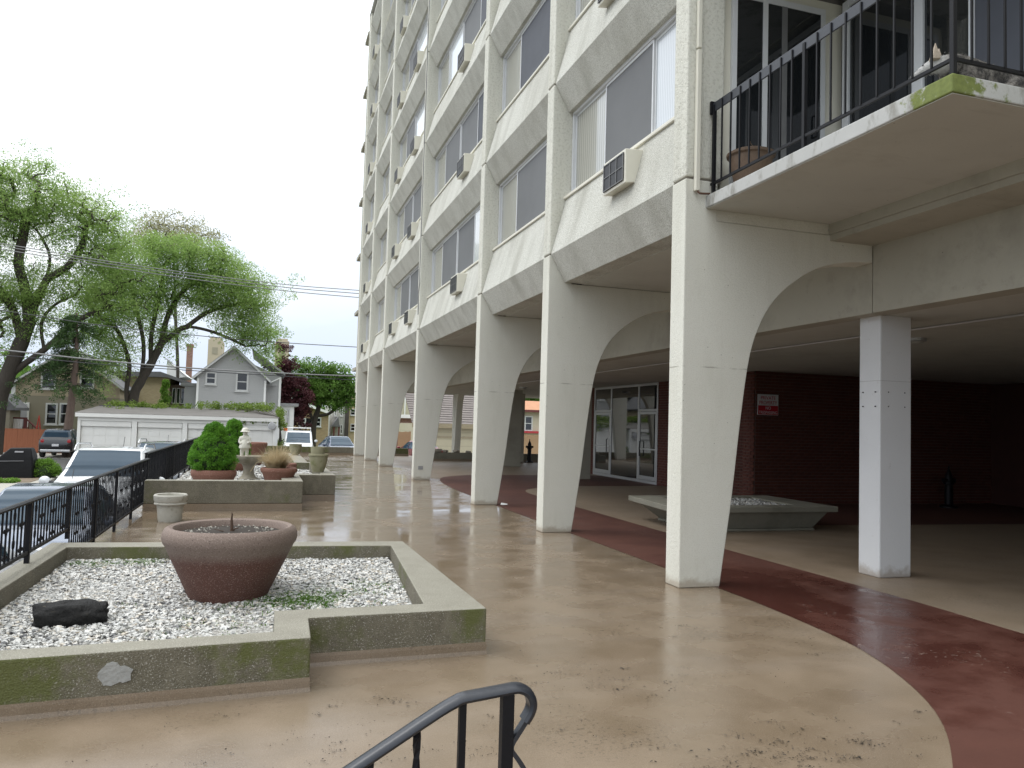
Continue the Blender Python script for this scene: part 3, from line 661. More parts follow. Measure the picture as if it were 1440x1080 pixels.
for y, w_ in ((3.3,.07), (4.75,.07), (5.55,.05), (6.14,.14), (7.2,.10)): wm.box(6.22, 6.30, y, y+w_, 4.70, 6.66)
wm.box(6.221, 6.299, 3.37, 7.2, 4.63, 4.72).box(6.221, 6.299, 3.37, 7.2, 6.58, 6.66)
wo = wm.build('window', alu_m, B, bevel=.005)
for a, c_, m_ in ((3.37,4.75,GD),(4.82,5.55,S2),(5.6,6.14,GD),(6.28,7.2,GD)): MB().box(6.25, 6.262, a, c_, 4.72, 6.58).build('pane', m_, wo)
MB().box(6.17, 6.24, 3.2, 7.3, 4.58, 4.625).build('sill', cream_m, wo)
for l in range(1, NL):                              # balconies above, out of the frame
    MB().box(BX0, BX1+.14, BY0, BY1, 4.055+FH*l, 4.19+FH*l).build('balcony_slab', slab_m, B)
MB().box(6.24, 20.5, -6, 7.44, 6.80, ROOF).build('core', stucco_coarse, B)
# downpipe on the near column, cables on another
MB().box(4.315, 4.365, 7.27, 7.325, 4.22, 5.77).box(4.317, 4.363, 7.272, 7.323, 5.79, ROOF-.1).build('downpipe', cream_m, B, bevel=.006)
MB().tube([(4.34,7.28,4.215),(4.36,7.27,4.19),(4.44,7.29,4.2),(4.5,7.3,4.21)], .012, 6).build('cable', simple('brown_cable', (.12,.06,.04), .7), B)
for xo, yo in ((-.012, .05), (-.012, .10)):
    pts = [(XF+xo, 22.39+yo, ROOF-.2)] + [(XF+xo, 22.39+yo+.006*math.sin(z*2.1), z) for z in np.arange(20, 6.4, -.8)]
    if yo == .05: pts += [(XF+xo, 22.45, 6.0), (XF+xo, 22.36+.05, 5.7), (XF+xo-.01, 22.5, 5.4), (XF+xo, 22.47, 5.0), (XF+xo, 22.5, 4.8)]
    MB().tube(pts, .014 if yo == .05 else .02, 6).build('cable', cream_m if yo != .05 else wire_m, B)
# outlet box on the fourth leg
MB().box(4.36, 4.50, CY[3]-.012, CY[3]-.001, .30, .40).build('outlet_box', simple('outlet_grey', (.3,.3,.3), .5), B)
# ================================================================== PLAZA THINGS
def ringwall(outer, inner, z0, z1, name, parent, mside, mtop, band=.07):
    """planter kerb between two polygons (same vertex count), weathered darker sides and paler top"""
    n = len(outer); s = MB()
    vs_ = [(*p, z0) for p in outer]+[(*p, z1) for p in outer]+[(*p, z0) for p in inner]+[(*p, z1) for p in inner]
    fs = []
    for i in range(n):
        j = (i+1) % n
        fs += [(i, j, n+j, n+i), (2*n+j, 2*n+i, 3*n+i, 3*n+j), (n+i, n+j, 3*n+j, 3*n+i), (j, i, 2*n+i, 2*n+j)]
    s.add(vs_, fs); o = s.build(name, mside, parent, bevel=.012)
    o.data.materials.append(mtop)
    for p in o.data.polygons:
        if p.center.z > z1-.001: p.material_index = 1
    return o
def pebbles(name, poly, z, n, size, mat, label=None, parent=None, zf=None):
    """heap of small stones over a polygon, joined as stuff"""
    P = np.array(poly); x0, y0 = P.min(0); x1, y1 = P.max(0)
    def inside(x, y):
        c = np.zeros(len(x), bool); j = len(P)-1
        for i in range(len(P)):
            cond = ((P[i,1] > y) != (P[j,1] > y)) & (x < (P[j,0]-P[i,0])*(y-P[i,1])/(P[j,1]-P[i,1]+1e-12)+P[i,0]); c ^= cond; j = i
        return c
    xs = np.random.uniform(x0, x1, n*3); ys_ = np.random.uniform(y0, y1, n*3); k_ = inside(xs, ys_); xs, ys_ = xs[k_][:n], ys_[k_][:n]; n = len(xs)
    base = np.array([(1,0,0),(-1,0,0),(0,1,0),(0,-1,0),(0,0,1),(0,0,-1)], float)
    extra = np.array([(a,b,c) for a in (-1,1) for b in (-1,1) for c in (-1,1)], float)*.62
    V0 = np.vstack([base, extra])
    F0 = []
    for ax, sg in ((0,1),(0,-1),(1,1),(1,-1),(2,1),(2,-1)):
        apex = [i for i in range(6) if base[i][ax] == sg][0]
        cs = [6+i for i in range(8) if np.sign(extra[i][ax]) == sg]
        o2 = [a for a in range(3) if a != ax]
        cs = sorted(cs, key=lambda i: math.atan2(V0[i][o2[1]], V0[i][o2[0]]))
        for q in range(4): F0.append((apex, cs[q], cs[(q+1) % 4]))
    F0 = np.array(F0)
    s_ = size*np.random.lognormal(0, .3, n); sc = np.stack([s_*np.random.uniform(.8,1.5,n), s_*np.random.uniform(.7,1.2,n), s_*np.random.uniform(.45,.8,n)], 1)
    th = np.random.uniform(0, 6.28, n); ti = np.random.normal(0, .35, n)
    V = V0[None]*sc[:,None]*(1+np.random.normal(0,.09,(n,14,1)))
    cx, sx_ = np.cos(ti)[:,None], np.sin(ti)[:,None]; y_, z_ = V[:,:,1]*cx-V[:,:,2]*sx_, V[:,:,1]*sx_+V[:,:,2]*cx
    ct, st_ = np.cos(th)[:,None], np.sin(th)[:,None]; X = V[:,:,0]*ct-y_*st_+xs[:,None]; Y = V[:,:,0]*st_+y_*ct+ys_[:,None]
    zz = z+np.random.uniform(-.2, .8, n)*size + (zf(xs, ys_) if zf else 0)
    V = np.stack([X, Y, z_+zz[:,None]], 2).reshape(-1, 3)
    F = (F0[None]+14*np.arange(n)[:,None,None]).reshape(-1, 3)
    me = fastmesh(name, V, F, mat); o = bpy.data.objects.new(name, me); COL.objects.link(o)
    if parent is not None: setp(o, parent)
    tag(o, label, 'gravel' if label else None, kind='stuff'); return o
def blades(name, pts, n_per, h, w, mat, label, cat, spread=.03, lean=.5, kind='stuff', parent=None):
    V = []; F = []
    for (x, y, z, s) in pts:
        for _ in range(n_per):
            a = random.uniform(0, 6.28); bx, by = x+random.gauss(0, spread), y+random.gauss(0, spread); hh = h*s*random.uniform(.5, 1.15); l = lean*random.uniform(.2, 1)*hh
            d = random.uniform(0, 6.28); wx, wy = math.cos(d)*w, math.sin(d)*w
            n0 = len(V)
            for t in (0, .55, 1):
                cx_, cy_, cz_ = bx+math.cos(a)*l*t*t, by+math.sin(a)*l*t*t, z+hh*t*(1-.25*t*lean); ww = (1-t*.9)
                V += [(cx_-wx*ww, cy_-wy*ww, cz_), (cx_+wx*ww, cy_+wy*ww, cz_)]
            F += [(n0, n0+1, n0+3, n0+2), (n0+2, n0+3, n0+5, n0+4)]
    me = fastmesh(name, np.array(V), np.array(F), mat); o = bpy.data.objects.new(name, me); COL.objects.link(o)
    if parent is not None: setp(o, parent)
    if label: tag(o, label, cat)
    if kind: o['kind'] = kind
    return o

# ---- front gravel planter
P1 = root('gravel_planter', 'low mossy concrete planter kerb around white gravel and a wide brown pot', 'planter', (-.2, 7, 0))
o1 = [(-1.98,4.80),(.345,4.97),(.357,5.46),(1.61,5.50),(1.56,8.74),(-1.98,9.06)]
i1 = [(-1.80,5.01),(.13,5.15),(.14,5.70),(1.19,5.72),(1.38,8.46),(-1.77,8.74)]
ringwall(o1, i1, .0, .325, 'kerb', P1, agg_m, aggtop_m)
def cove(poly, z1, name, parent, out=.012):
    n = len(poly); cx_ = sum(p[0] for p in poly)/n; m = MB(); P_ = [Vector((*p, 0)) for p in poly]; off = []
    ar = sum(P_[i].x*P_[(i+1) % n].y-P_[(i+1) % n].x*P_[i].y for i in range(n)); sg = 1 if ar > 0 else -1
    for i in range(n):
        e0 = (P_[i]-P_[i-1]).normalized(); e1 = (P_[(i+1) % n]-P_[i]).normalized(); n0 = Vector((e0.y,-e0.x,0))*sg; n1 = Vector((e1.y,-e1.x,0))*sg
        b_ = (n0+n1); off.append(b_/max(.3, b_.dot(n0)))
    rings = [(out, -.002), (out*.35, z1*.3), (.004, z1*.75), (.002, z1)]
    for d_, z_ in rings: m.v += [tuple(P_[i]+off[i]*d_+Vector((0,0,z_))) for i in range(n)]
    m.v += [tuple(P_[i]-off[i]*.05+Vector((0,0,z1))) for i in range(n)]
    for r2 in range(4):
        for i in range(n): m.f.append((r2*n+i, r2*n+(i+1) % n, (r2+1)*n+(i+1) % n, (r2+1)*n+i))
    return m.build(name, plaza_m, parent)
cove(o1, .086, 'coated_base', P1)
MB().prism([(x, y) for x, y in i1], .01, .17, 'z').build('gravel_bed', gbed_m, P1)
k = N('cement_patch'); k.base(k.mix(k.noise(9, 5), (.24,.24,.23), (.36,.36,.34))).rough(.9).bump(k.noise(25, 5), .6, .02); patch_m = k.m
pc = gz(162, 948, .19); n_ = 22; yf = 4.80+(pc.x+1.98)*.0731
ppts = [(pc.x+.085*(1+.16*math.sin(i*1.3)+.1*math.sin(i*2.9))*math.cos(6.283*i/n_), .2+.062*(1+.18*math.cos(i*.9)+.1*math.cos(i*2.3))*math.sin(6.283*i/n_)) for i in range(n_)]
MB().prism(ppts, yf-.006, yf+.01, 'y').build('cement_patch', patch_m, P1)
inn = [(x*.99 if abs(x) > .3 else x-.01, y) for x, y in i1]
hz = lambda x, y: .015*np.sin(x*2.1+1)*np.cos(y*1.7)+.02*(y-7)/3
pebbles('white_gravel', inn, .175, 26000, .0118, gravel_m, 'loose white gravel filling the front planter around the wide brown pot', zf=hz)
gp = [(random.gauss(.35, .22), random.gauss(6.75, .18), .17, 1) for _ in range(420)] + [(random.gauss(.75, .25), random.gauss(7.1, .15), .17, .8) for _ in range(110)]
gp += [(random.uniform(-1.7, -.9), random.gauss(8.55, .08), .18, 1) for _ in range(150)] + [(random.uniform(-1.2, .4), random.gauss(6.1, .3), .165, .6) for _ in range(90)]
gp += [(random.gauss(-.6,.1), random.gauss(5.55,.1), .165, .6) for _ in range(30)]
blades('moss_weeds', gp, 9, .045, .006, grass_m, 'small green weeds and moss sprouting through the white gravel', 'weeds', .035, 1.2)
# wide brown aggregate pot
PT = root('wide_pot', 'wide brown aggregate bowl pot of bare soil standing in white gravel', 'pot', (-.2, 6.95, .17))
pp = [(.02,.13),(.285,.13),(.295,.15),(.505,.60),(.525,.63),(.533,.66),(.53,.70),(.512,.735),(.482,.752),(.452,.742),(.437,.715),(.43,.62)]
pp = [(r_, z_) for r_, z_ in pp]
MB().lathe([(p[0], p[1]) for p in pp], (-.2, 6.95, 0), 64).build('bowl', bigpot_m, PT, smooth=True)
MB().lathe([(.02,.6),(.436,.6),(.436,.69),(.25,.705),(.02,.715)], (-.2, 6.95, 0), 40, .01).build('soil', soil_m, PT, smooth=True)
pebbles('perlite', [(-.2+.37*math.cos(a), 6.95+.37*math.sin(a)) for a in np.linspace(0, 6.28, 24)], .703, 260, .006, simple('perlite_bits', (.4,.38,.33), .8, .5, 40), None, PT)
MB().tube([(-.2,6.9,.66),(-.195,6.9,.74),(-.2,6.905,.81),(-.197,6.9,.86)], [.018,.013,.009,.004], 7).tube([(-.2,6.9,.70),(-.17,6.89,.73),(-.14,6.88,.74)], [.008,.006,.003], 5).tube([(-.2,6.9,.69),(-.28,6.87,.72),(-.33,6.88,.73)], [.005,.004,.002], 5).build('dead_stem', simple('dead_stem', (.07,.04,.025), .9, .3, 30, .5, 60), PT)
# dark rock
def rock(name, c, ex, label, mat, seed, rz=0, n=3):
    bm = bmesh.new(); bmesh.ops.create_icosphere(bm, subdivisions=n, radius=1); rnd = random.Random(seed); off = Vector((rnd.random()*9, rnd.random()*9, rnd.random()*9))
    from mathutils import noise as mn
    for v in bm.verts:
        p = v.co.copy(); q = Vector((max(-.8, min(.8, p.x*1.15)), p.y, max(-.75, min(.78, p.z))))
        d = 1+.2*mn.noise(p*1.6+off)+.10*mn.noise(p*4+off)+.04*mn.noise(p*9+off)
        v.co = Vector((q.x*ex[0]*d, q.y*ex[1]*d, q.z*ex[2]*d))
    me = bpy.data.meshes.new(name); bm.to_mesh(me); bm.free(); me.materials.append(mat); o = bpy.data.objects.new(name, me); COL.objects.link(o); o.location = c; o.rotation_euler = (0, 0, rz); shade(o, 50); tag(o, label, 'rock'); return o
rock('rock', (-1.21, 6.22, .235), (.27,.14,.105), 'long dark weathered rock lying on the white gravel of the front planter', rock_m, 3, .12, 4)
rock('rock', (.42, 5.80, .19), (.17,.07,.05), 'flat pale stone against the inner kerb of the front planter', statue_m, 8, .1)

# ---- small weathered white pot on the plaza
WP = root('small_pot', 'small weathered white flowerpot with banded rim on the wet plaza by the fence', 'pot', (-1.3, 13.35, 0))
MB().lathe([(.02,0),(.165,0),(.175,.03),(.20,.26),(.235,.265),(.24,.28),(.225,.295),(.228,.30),(.245,.33),(.25,.40),(.235,.42),(.20,.415),(.195,.34)], (-1.3, 13.35, 0), 36).build('pot_body', whitepot_m, WP, smooth=True)
MB().lathe([(.02,.30),(.198,.30),(.198,.335),(.02,.34)], (-1.3, 13.35, 0), 24).build('soil', soil_m, WP)

# ---- second planter with walls .53 high
P2 = root('pot_planter', 'higher concrete planter wall holding the clipped shrubs, birdbath and pots', 'planter', (-.4, 19, 0))
wz = .53
def wall(x0, x1, y0, y1, z1=wz): 
    o = MB().box(x0, x1, y0, y1, .13, z1).build('wall', agg_m, P2, bevel=.012); o.data.materials.append(aggtop_m)
    for p in o.data.polygons:
        if p.center.z > z1-.01: p.material_index = 1
    MB().box(x0-.003, x1+.003, y0-.003, y1+.003, -.002, .128).build('coated_base', plaza_m, P2)
wall(-1.86, .765, 14.70, 14.94); wall(.40, .766, 14.945, 16.395); wall(.40, 1.49, 16.40, 16.75); wall(1.22, 1.491, 16.755, 21.0); wall(.85, 1.49, 21.005, 21.3); wall(.85, 1.2, 21.305, 26.2); wall(-1.7, 1.2, 26.205, 26.5)
MB().box(-1.72, -1.6, 14.95, 26.2, 0, .22).build('low_kerb', paving_m, P2, bevel=.01)
MB().prism([(-1.6,14.95),(.395,14.95),(.395,16.76),(1.215,16.76),(1.215,21.0),(.845,21.0),(.845,26.2),(-1.6,26.2)], .0, .33, 'z').build('gravel_bed', gbed_m, P2)
pebbles('white_gravel', [(-1.58,15.0),(.38,15.0),(.38,16.8),(1.2,16.8),(1.2,21.0),(.84,21.0),(.84,26),(-1.58,26)], .335, 9000, .022, gravel_m, 'white gravel around the shrubs and birdbath in the raised planter')
def lathe_pot(name, label, c, prof, mat, soil=None, group=None, n=32, parts=('pot_body',)):
    R_ = root(name, label, 'pot', c, group); MB().lathe(prof, c, n).build('pot_body', mat, R_, smooth=True)
    if soil: MB().lathe([(.02,soil[1]-.04),(soil[0],soil[1]-.04),(soil[0],soil[1]),(.02,soil[1]+.01)], c, 24).build('soil', soil_m, R_)
    return R_
# foliage helper: tiny needle / leaf quads over volumes
def leaf_cloud(name, cents, rads, n_tot, size, mat, parent=None, asp=.45, shell=0.0, up=0.0, flat=1.0, seed=1, kind=None):
    rng = np.random.default_rng(seed); C = np.array(cents, float); R = np.array(rads, float)
    if R.ndim == 1: R = np.stack([R, R, R*flat], 1)
    w = (R[:,0]*R[:,1]*R[:,2])**(2/3.); idx = rng.choice(len(C), n_tot, p=w/w.sum())
    d = rng.normal(size=(n_tot,3)); d /= np.linalg.norm(d, axis=1)[:,None]
    rr = rng.uniform(shell**3, 1, n_tot)**(1/3.)
    P = C[idx]+d*R[idx]*rr[:,None]
    a = rng.normal(size=(n_tot,3)); a[:,2] += up; a /= np.linalg.norm(a, axis=1)[:,None]
    b = np.cross(a, rng.normal(size=(n_tot,3))); b /= np.linalg.norm(b, axis=1)[:,None]
    s = size*rng.uniform(.6,1.35,n_tot)[:,None]
    V = np.stack([P-a*s*.5, P-b*s*asp*.5+a*s*.06, P+a*s*.5, P+b*s*asp*.5+a*s*.06], 1).reshape(-1,3)
    F = np.arange(4*n_tot).reshape(-1,4); me = fastmesh(name, V, F, mat); o = bpy.data.objects.new(name, me); COL.objects.link(o)
    if parent is not None: setp(o, parent)
    if kind: o['kind'] = kind
    return o
def clipped_spruce(name, label, c, w, h, seed):
    R_ = root(name, label, 'shrub', c); rnd = random.Random(seed); cs = []; rs = []
    PT_ = np.array([0,.08,.2,.35,.5,.62,.72,.8,.9,.96,1.0]); PR_ = np.array([.66,.88,1.0,.99,.90,.75,.56,.43,.38,.27,.05])
    def rad(t): return w*float(np.interp(t, PT_, PR_))
    for i in range(560):
        t = rnd.random()**.9; a = rnd.uniform(0, 6.283); r_ = rad(t)*rnd.uniform(.80, 1.03)
        cs.append((c[0]+r_*math.cos(a), c[1]+r_*math.sin(a), c[2]+h*t)); rs.append(w*rnd.uniform(.08, .15))
    MB().tube([c, (c[0], c[1], c[2]+h*.8)], [.04,.015], 6).build('trunk', bark_m, R_)
    inn_ = MB().lathe([(max(.01, rad(t)*.80), h*t) for t in np.linspace(.03, .96, 12)], c, 18).build('inner_twigs', simple('inner_twig', (.018,.035,.008), .95) if 'inner_twig' not in MATS else MATS['inner_twig'], R_)
    leaf_cloud('foliage', cs, rs, 46000, .030, dwarf_m, R_, .32, .55, .5, 1, seed); return R_
SP = lathe_pot('terracotta_pot', 'low wide terracotta bowl under the rounded bright green spruce', (-.84, 16.3, .33), [(.02,0),(.33,0),(.34,.02),(.39,.14),(.42,.19),(.425,.25),(.41,.29),(.375,.30),(.36,.26)], terra_m, (.365,.25))
clipped_spruce('dwarf_spruce', 'rounded bright green dwarf spruce with a knob top in terracotta bowl', (-.86, 16.3, .56), .44, .95, 4)
lathe_pot('terracotta_pot', 'terracotta bowl mostly hidden behind the birdbath holding the second green spruce', (-.62, 20.6, .33), [(.02,0),(.33,0),(.43,.18),(.435,.22),(.42,.245),(.38,.24),(.37,.21)], terra_m, (.38,.2))
clipped_spruce('dwarf_spruce', 'narrower dwarf spruce standing behind the stone child statue', (-.64, 20.6, .53), .40, 1.05, 9)
lathe_pot('terracotta_pot', 'terracotta pot standing behind the stone child statue', (-.17, 23.0, .33), [(.02,0),(.2,0),(.22,.03),(.33,.52),(.36,.56),(.36,.62),(.34,.64),(.3,.63),(.29,.56)], terra_m, (.3,.57))
GPc = (.36, 15.75, .33)
lathe_pot('terracotta_pot', 'flared terracotta pot filled with dry straw grass by the notch', GPc, [(.02,0),(.2,0),(.215,.02),(.30,.26),(.335,.30),(.345,.335),(.335,.37),(.31,.38),(.285,.37),(.28,.32)], terra_m, (.285,.33))
lathe_pot('terracotta_pot', 'low round terracotta bowl behind the dry grass pot', (.62, 19.2, .33), [(.02,0),(.14,0),(.2,.13),(.22,.2),(.22,.26),(.2,.28),(.16,.27)], terra_m, (.17,.22))
V = []; 
gr = root('straw_grass', 'clump of dry tan ornamental grass arching over the terracotta pot', 'grass', (GPc[0]-.08, GPc[1], .66))
gm = MB()
for i in range(1100):
    a = random.uniform(0, 6.283); r0 = random.uniform(0, .15); L = random.uniform(.30, .58); le = random.uniform(.1, 1.25)
    b0 = Vector((GPc[0]-.05+r0*math.cos(a), GPc[1]+r0*math.sin(a), .66)); pts = []
    for t in (0, .35, .7, 1.0): pts.append(b0+Vector((math.cos(a)*L*le*.8*t**1.3, math.sin(a)*L*le*.8*t**1.3, L*(t-.45*le*t*t))))
    w = random.uniform(.004, .008); d = Vector((-math.sin(a+.7), math.cos(a+.7), 0)); n0 = len(gm.v)
    for q, t in zip(pts, (0,.35,.7,1)): gm.v += [tuple(q-d*w*(1.1-t)), tuple(q+d*w*(1.1-t))]
    gm.f += [(n0+2*j, n0+2*j+1, n0+2*j+3, n0+2*j+2) for j in range(3)]
gm.tube([(GPc[0]-.1,GPc[1]-.05,.68),(GPc[0]-.3,GPc[1]-.12,.86),(GPc[0]-.42,GPc[1]-.16,.80),(GPc[0]-.52,GPc[1]-.2,.64)], .004, 4)
gm.build('blades', dry_m, gr)
# concrete pots on the planter wall
urn = [(.02,0),(.115,0),(.12,.015),(.165,.14),(.19,.28),(.195,.34),(.212,.345),(.214,.385),(.2,.39),(.185,.38),(.18,.3)]
U1 = lathe_pot('concrete_urn', 'tapered mossy concrete pot with lipped rim on the planter wall corner', (1.2, 17.3, .53), [(r_, z_) for r_, z_ in urn], mossypot_m, (.18,.33))
lathe_pot('concrete_cylinder', 'short plain concrete cylinder nested inside the lipped pot', (1.18, 17.3, .86), [(.02,0),(.14,0),(.155,.20),(.155,.205),(.14,.205),(.135,.17)], mossypot_m, (.135,.15))
lathe_pot('concrete_bowl', 'rounded mossy concrete bowl standing on the far planter wall', (1.04, 25.2, .53), [(.02,0),(.09,0),(.15,.08),(.185,.2),(.19,.33),(.195,.345),(.18,.345),(.17,.25)], mossypot_m, (.17,.27))
# birdbath and statue
fx, fy = -.22, 17.6
BB = root('birdbath', 'scalloped stone birdbath bowl on a fluted pedestal in white gravel', 'birdbath', (fx, fy, .33))
MB().lathe([(.02,-.02),(.2,-.02),(.205,.03),(.15,.07),(.115,.14),(.105,.22),(.125,.30),(.155,.34)], (fx, fy, .33), 28, .03).build('pedestal', bath_m, BB, smooth=True)
MB().lathe([(.13,.335),(.22,.36),(.30,.42),(.335,.48),(.34,.51),(.32,.515),(.28,.47),(.12,.44),(.02,.44)], (fx, fy, .33), 40, .025).build('bowl', bath_m, BB, smooth=True)
def skin(name, verts, edges, radii, mat, rootv=0, sub=2, parent=None, loc=None):
    me = bpy.data.meshes.new(name); me.from_pydata([tuple(v) for v in verts], edges, []); me.materials.append(mat)
    o = bpy.data.objects.new(name, me); COL.objects.link(o); o.modifiers.new('skin', 'SKIN').use_smooth_shade = True
    for v, r_ in zip(me.skin_vertices[0].data, radii): v.radius = r_ if isinstance(r_, tuple) else (r_, r_)
    for i, v in enumerate(me.skin_vertices[0].data): v.use_root = (i == rootv)
    s = o.modifiers.new('sub', 'SUBSURF'); s.levels = sub; s.render_levels = sub
    dg = bpy.context.evaluated_depsgraph_get(); m2 = bpy.data.meshes.new_from_object(o.evaluated_get(dg)); bpy.data.objects.remove(o)
    m2.materials.clear(); m2.materials.append(mat); o = bpy.data.objects.new(name, m2); COL.objects.link(o)
    m2.polygons.foreach_set('use_smooth', [True]*len(m2.polygons))
    if loc: o.location = loc
    if parent is not None: setp(o, parent)
    return o
sx0, sy0, sz0 = fx-.10, fy, .765
STt = root('child_statue', 'pale stone statue of a small child in a brimmed hat standing on birdbath', 'statue', (sx0, sy0, sz0))
def sp(x, y, z): return (sx0+x, sy0+y, sz0+z)
vv = [sp(0,0,.30), sp(0,0,.38), sp(0,-.005,.46), sp(0,-.005,.50), sp(0,-.015,.555), sp(0,-.01,.61),      # 0-5 pelvis..head
      sp(-.045,0,.20), sp(-.05,.005,.10), sp(-.05,.0,.03), sp(-.055,-.05,.015),                           # 6-9
      sp(.045,0,.20), sp(.05,.005,.10), sp(.05,.0,.03), sp(.055,-.05,.015),                               # 10-13
      sp(-.085,-.01,.455), sp(-.11,-.03,.36), sp(-.05,-.09,.33), sp(.085,-.01,.455), sp(.115,-.03,.36), sp(.04,-.095,.35)]
ee = [(0,1),(1,2),(2,3),(3,4),(4,5),(0,6),(6,7),(7,8),(8,9),(0,10),(10,11),(11,12),(12,13),(2,14),(14,15),(15,16),(2,17),(17,18),(18,19)]
rr = [(.085,.07),(.08,.065),(.075,.055),.032,.058,.045, .05,.038,.03,.026, .05,.038,.03,.026, .036,.03,.026,.036,.03,.026]
skin('body', vv, ee, rr, statue_m, 0, 2, STt)
MB().lathe([(.05,.24),(.115,.235),(.118,.25),(.10,.33),(.082,.39),(.06,.42)], (sx0, sy0, sz0), 20, .04).build('smock', statue_m, STt, smooth=True)
MB().lathe([(.02,.585),(.098,.578),(.105,.588),(.075,.605),(.068,.64),(.045,.665),(.01,.672)], (sx0, sy0-.005, sz0), 22, .05).build('hat', statue_m, STt, smooth=True)
MB().lathe([(.02,-.01),(.13,-.01),(.135,.015),(.12,.03),(.02,.035)], (sx0, sy0, sz0), 20, .04).build('base', statue_m, STt, smooth=True)
for sx_ in (-1, 1):
    MB().lathe([(.001,-.008),(.007,-.004),(.008,0),(.007,.004),(.001,.008)], (sx0+sx_*.02, sy0-.068, sz0+.562), 8).build('eye', statue_m, STt)
MB().tube([(sx0, sy0-.066, sz0+.56), (sx0, sy0-.078, sz0+.545), (sx0, sy0-.068, sz0+.538)], [.006,.01,.006], 6).build('nose', statue_m, STt)

# ---- iron fences
def twist(n=10, h=1, w=.008):
    pts = []; m = MB()
    vs_ = []; fs = []
    for i in range(n+1):
        a = i*math.pi/6
        for q in range(4): vs_.append((w*math.cos(a+q*1.5708), w*math.sin(a+q*1.5708), h*i/n))
    for i in range(n):
        for q in range(4): fs.append((i*4+q, i*4+(q+1) % 4, (i+1)*4+(q+1) % 4, (i+1)*4+q))
    return m.add(vs_, fs)
fb = MB().box(-.0065,.0065,-.0065,.0065,0,1).mesh('baluster'); fb.materials.append(iron_m)
ft = twist().mesh('baluster'); ft.materials.append(iron_m)
scm = MB()
for s_ in (-1, 1):
    for z_, q in ((.10, 1), (-.10, -1)):
        scm.tube([(0, s_*(.018+.020*(1-math.cos(t))), z_+q*(-.03+.030*math.sin(t)+.012*t)) for t in np.linspace(0, 4.6, 12)], .0055, 5)
scm.tube([(0,0,-.16),(0,0,.16)], .006, 4); scroll = scm.mesh('scroll'); scroll.materials.append(iron_m)
cas = MB()
for z_ in (.0,):
    for s_ in (-1, 1):
        cas.tube([(0, s_*.028*math.sin(t), z_+.04*math.cos(t)) for t in np.linspace(0, 3.1416, 9)], .005, 5)
collar = cas.mesh('collar'); collar.materials.append(iron_m)
def fence(name, label, X, y0, y1, zt, panels, posts, spacing=.105):
    R_ = root(name, label, 'fence', (X, (y0+y1)/2, 0))
    MB().prism([(X-.028, zt-.012),(X+.028, zt-.012),(X+.028, zt+.004),(X+.012, zt+.016),(X-.012, zt+.016),(X-.028, zt+.004)], y0, y1, 'y').build('top_rail', iron_m, R_)
    for (a, b_, zb) in panels:
        MB().box(X-.014, X+.014, a+.02, b_-.02, zb-.014, zb+.014).build('bottom_rail', iron_m, R_)
        n = int((b_-a)/spacing)
        for i in range(1, n):
            y = a+(b_-a)*i/n
            inst('baluster', ft if i % 4 == 2 else fb, (X, y, zb+.01), R_, scale=(1,1,zt-.02-zb))
            if i % 4 == 0: inst('scroll', scroll, (X, y, (zb+zt)/2-.06), R_)
            if i % 4 == 2:
                inst('collar', collar, (X, y, zt-.085), R_); inst('collar', collar, (X, y, zb+.13), R_)
    for (y, z0) in posts: MB().box(X-.019, X+.019, y-.019, y+.019, z0, zt-.01).build('post', iron_m, R_)
    return R_
fence('iron_fence', 'black wrought iron railing along the plaza edge beside the gravel planter', -1.9, 4.2, 15.3, .865, [(4.2,7.85,.42),(7.85,9.33,.42),(9.34,12.19,.12),(12.19,13.64,.12),(13.64,15.28,.12)],
      [(4.22,.0),(6.3,.32),(7.85,.32),(9.34,.32),(10.75,-.01),(12.19,-.01),(13.64,-.01),(15.28,-.01)])
fence('iron_fence', 'black wrought iron railing behind the pot planter with clipped shrubs', -1.97, 15.6, 28.4, .945, [(15.6,18.7,.2),(18.7,21.9,.2),(21.9,25.1,.2),(25.1,28.4,.2)],
      [(15.62,-.01),(18.7,-.01),(20.3,-.01),(21.9,-.01),(23.5,-.01),(25.1,-.01),(26.7,-.01),(28.38,-.01)], .115)

# ---- stair handrail in the foreground
HR = root('stair_handrail', 'black iron stair handrail with curled end at the foot of the picture', 'handrail', (.65, 2.0, 0))
HR['label'] = 'black iron stair handrail with a curled end and twisted balusters'
def sweep(m, pts, prof):
    """prof in (normal, Y) plane; path in XZ at Y=2.0"""
    pts = [Vector(p) for p in pts]; n = len(prof); vs_ = []
    for i, p in enumerate(pts):
        t = (pts[min(i+1, len(pts)-1)]-pts[max(i-1, 0)]).normalized(); nn = Vector((-t.z, 0, t.x))
        for (a, b_) in prof: vs_.append(p+nn*a+Vector((0, b_, 0)))
    fs = [(i*n+k_, i*n+(k_+1) % n, (i+1)*n+(k_+1) % n, (i+1)*n+k_) for i in range(len(pts)-1) for k_ in range(n)]
    fs += [tuple(range(n)), tuple(range((len(pts)-1)*n, len(pts)*n))]; m.add(vs_, fs)
hp = [(-.012,-.018),(-.004,-.024),(.004,-.022),(.010,-.014),(.012,0),(.010,.014),(.004,.022),(-.004,.024),(-.012,.018)]
path = [(-1.46,2,-.21),(.0,2,.645),(.42,2,.889),(.505,2,.934),(.525,2,.942),(.545,2,.945),(.60,2,.951),(.655,2,.957),(.675,2,.958),(.692,2,.953),(.706,2,.943),(.716,2,.927),(.719,2,.908),(.713,2,.888),(.70,2,.868),(.675,2,.832),(.664,2,.815),(.662,2,.800),(.670,2,.788),(.685,2,.768),(.70,2,.745)]
m = MB(); sweep(m, [path[0]]+[tuple(q) for q in cat(path[1:15], 4)], hp); m.build('rail', handrail_m, HR, smooth=50)
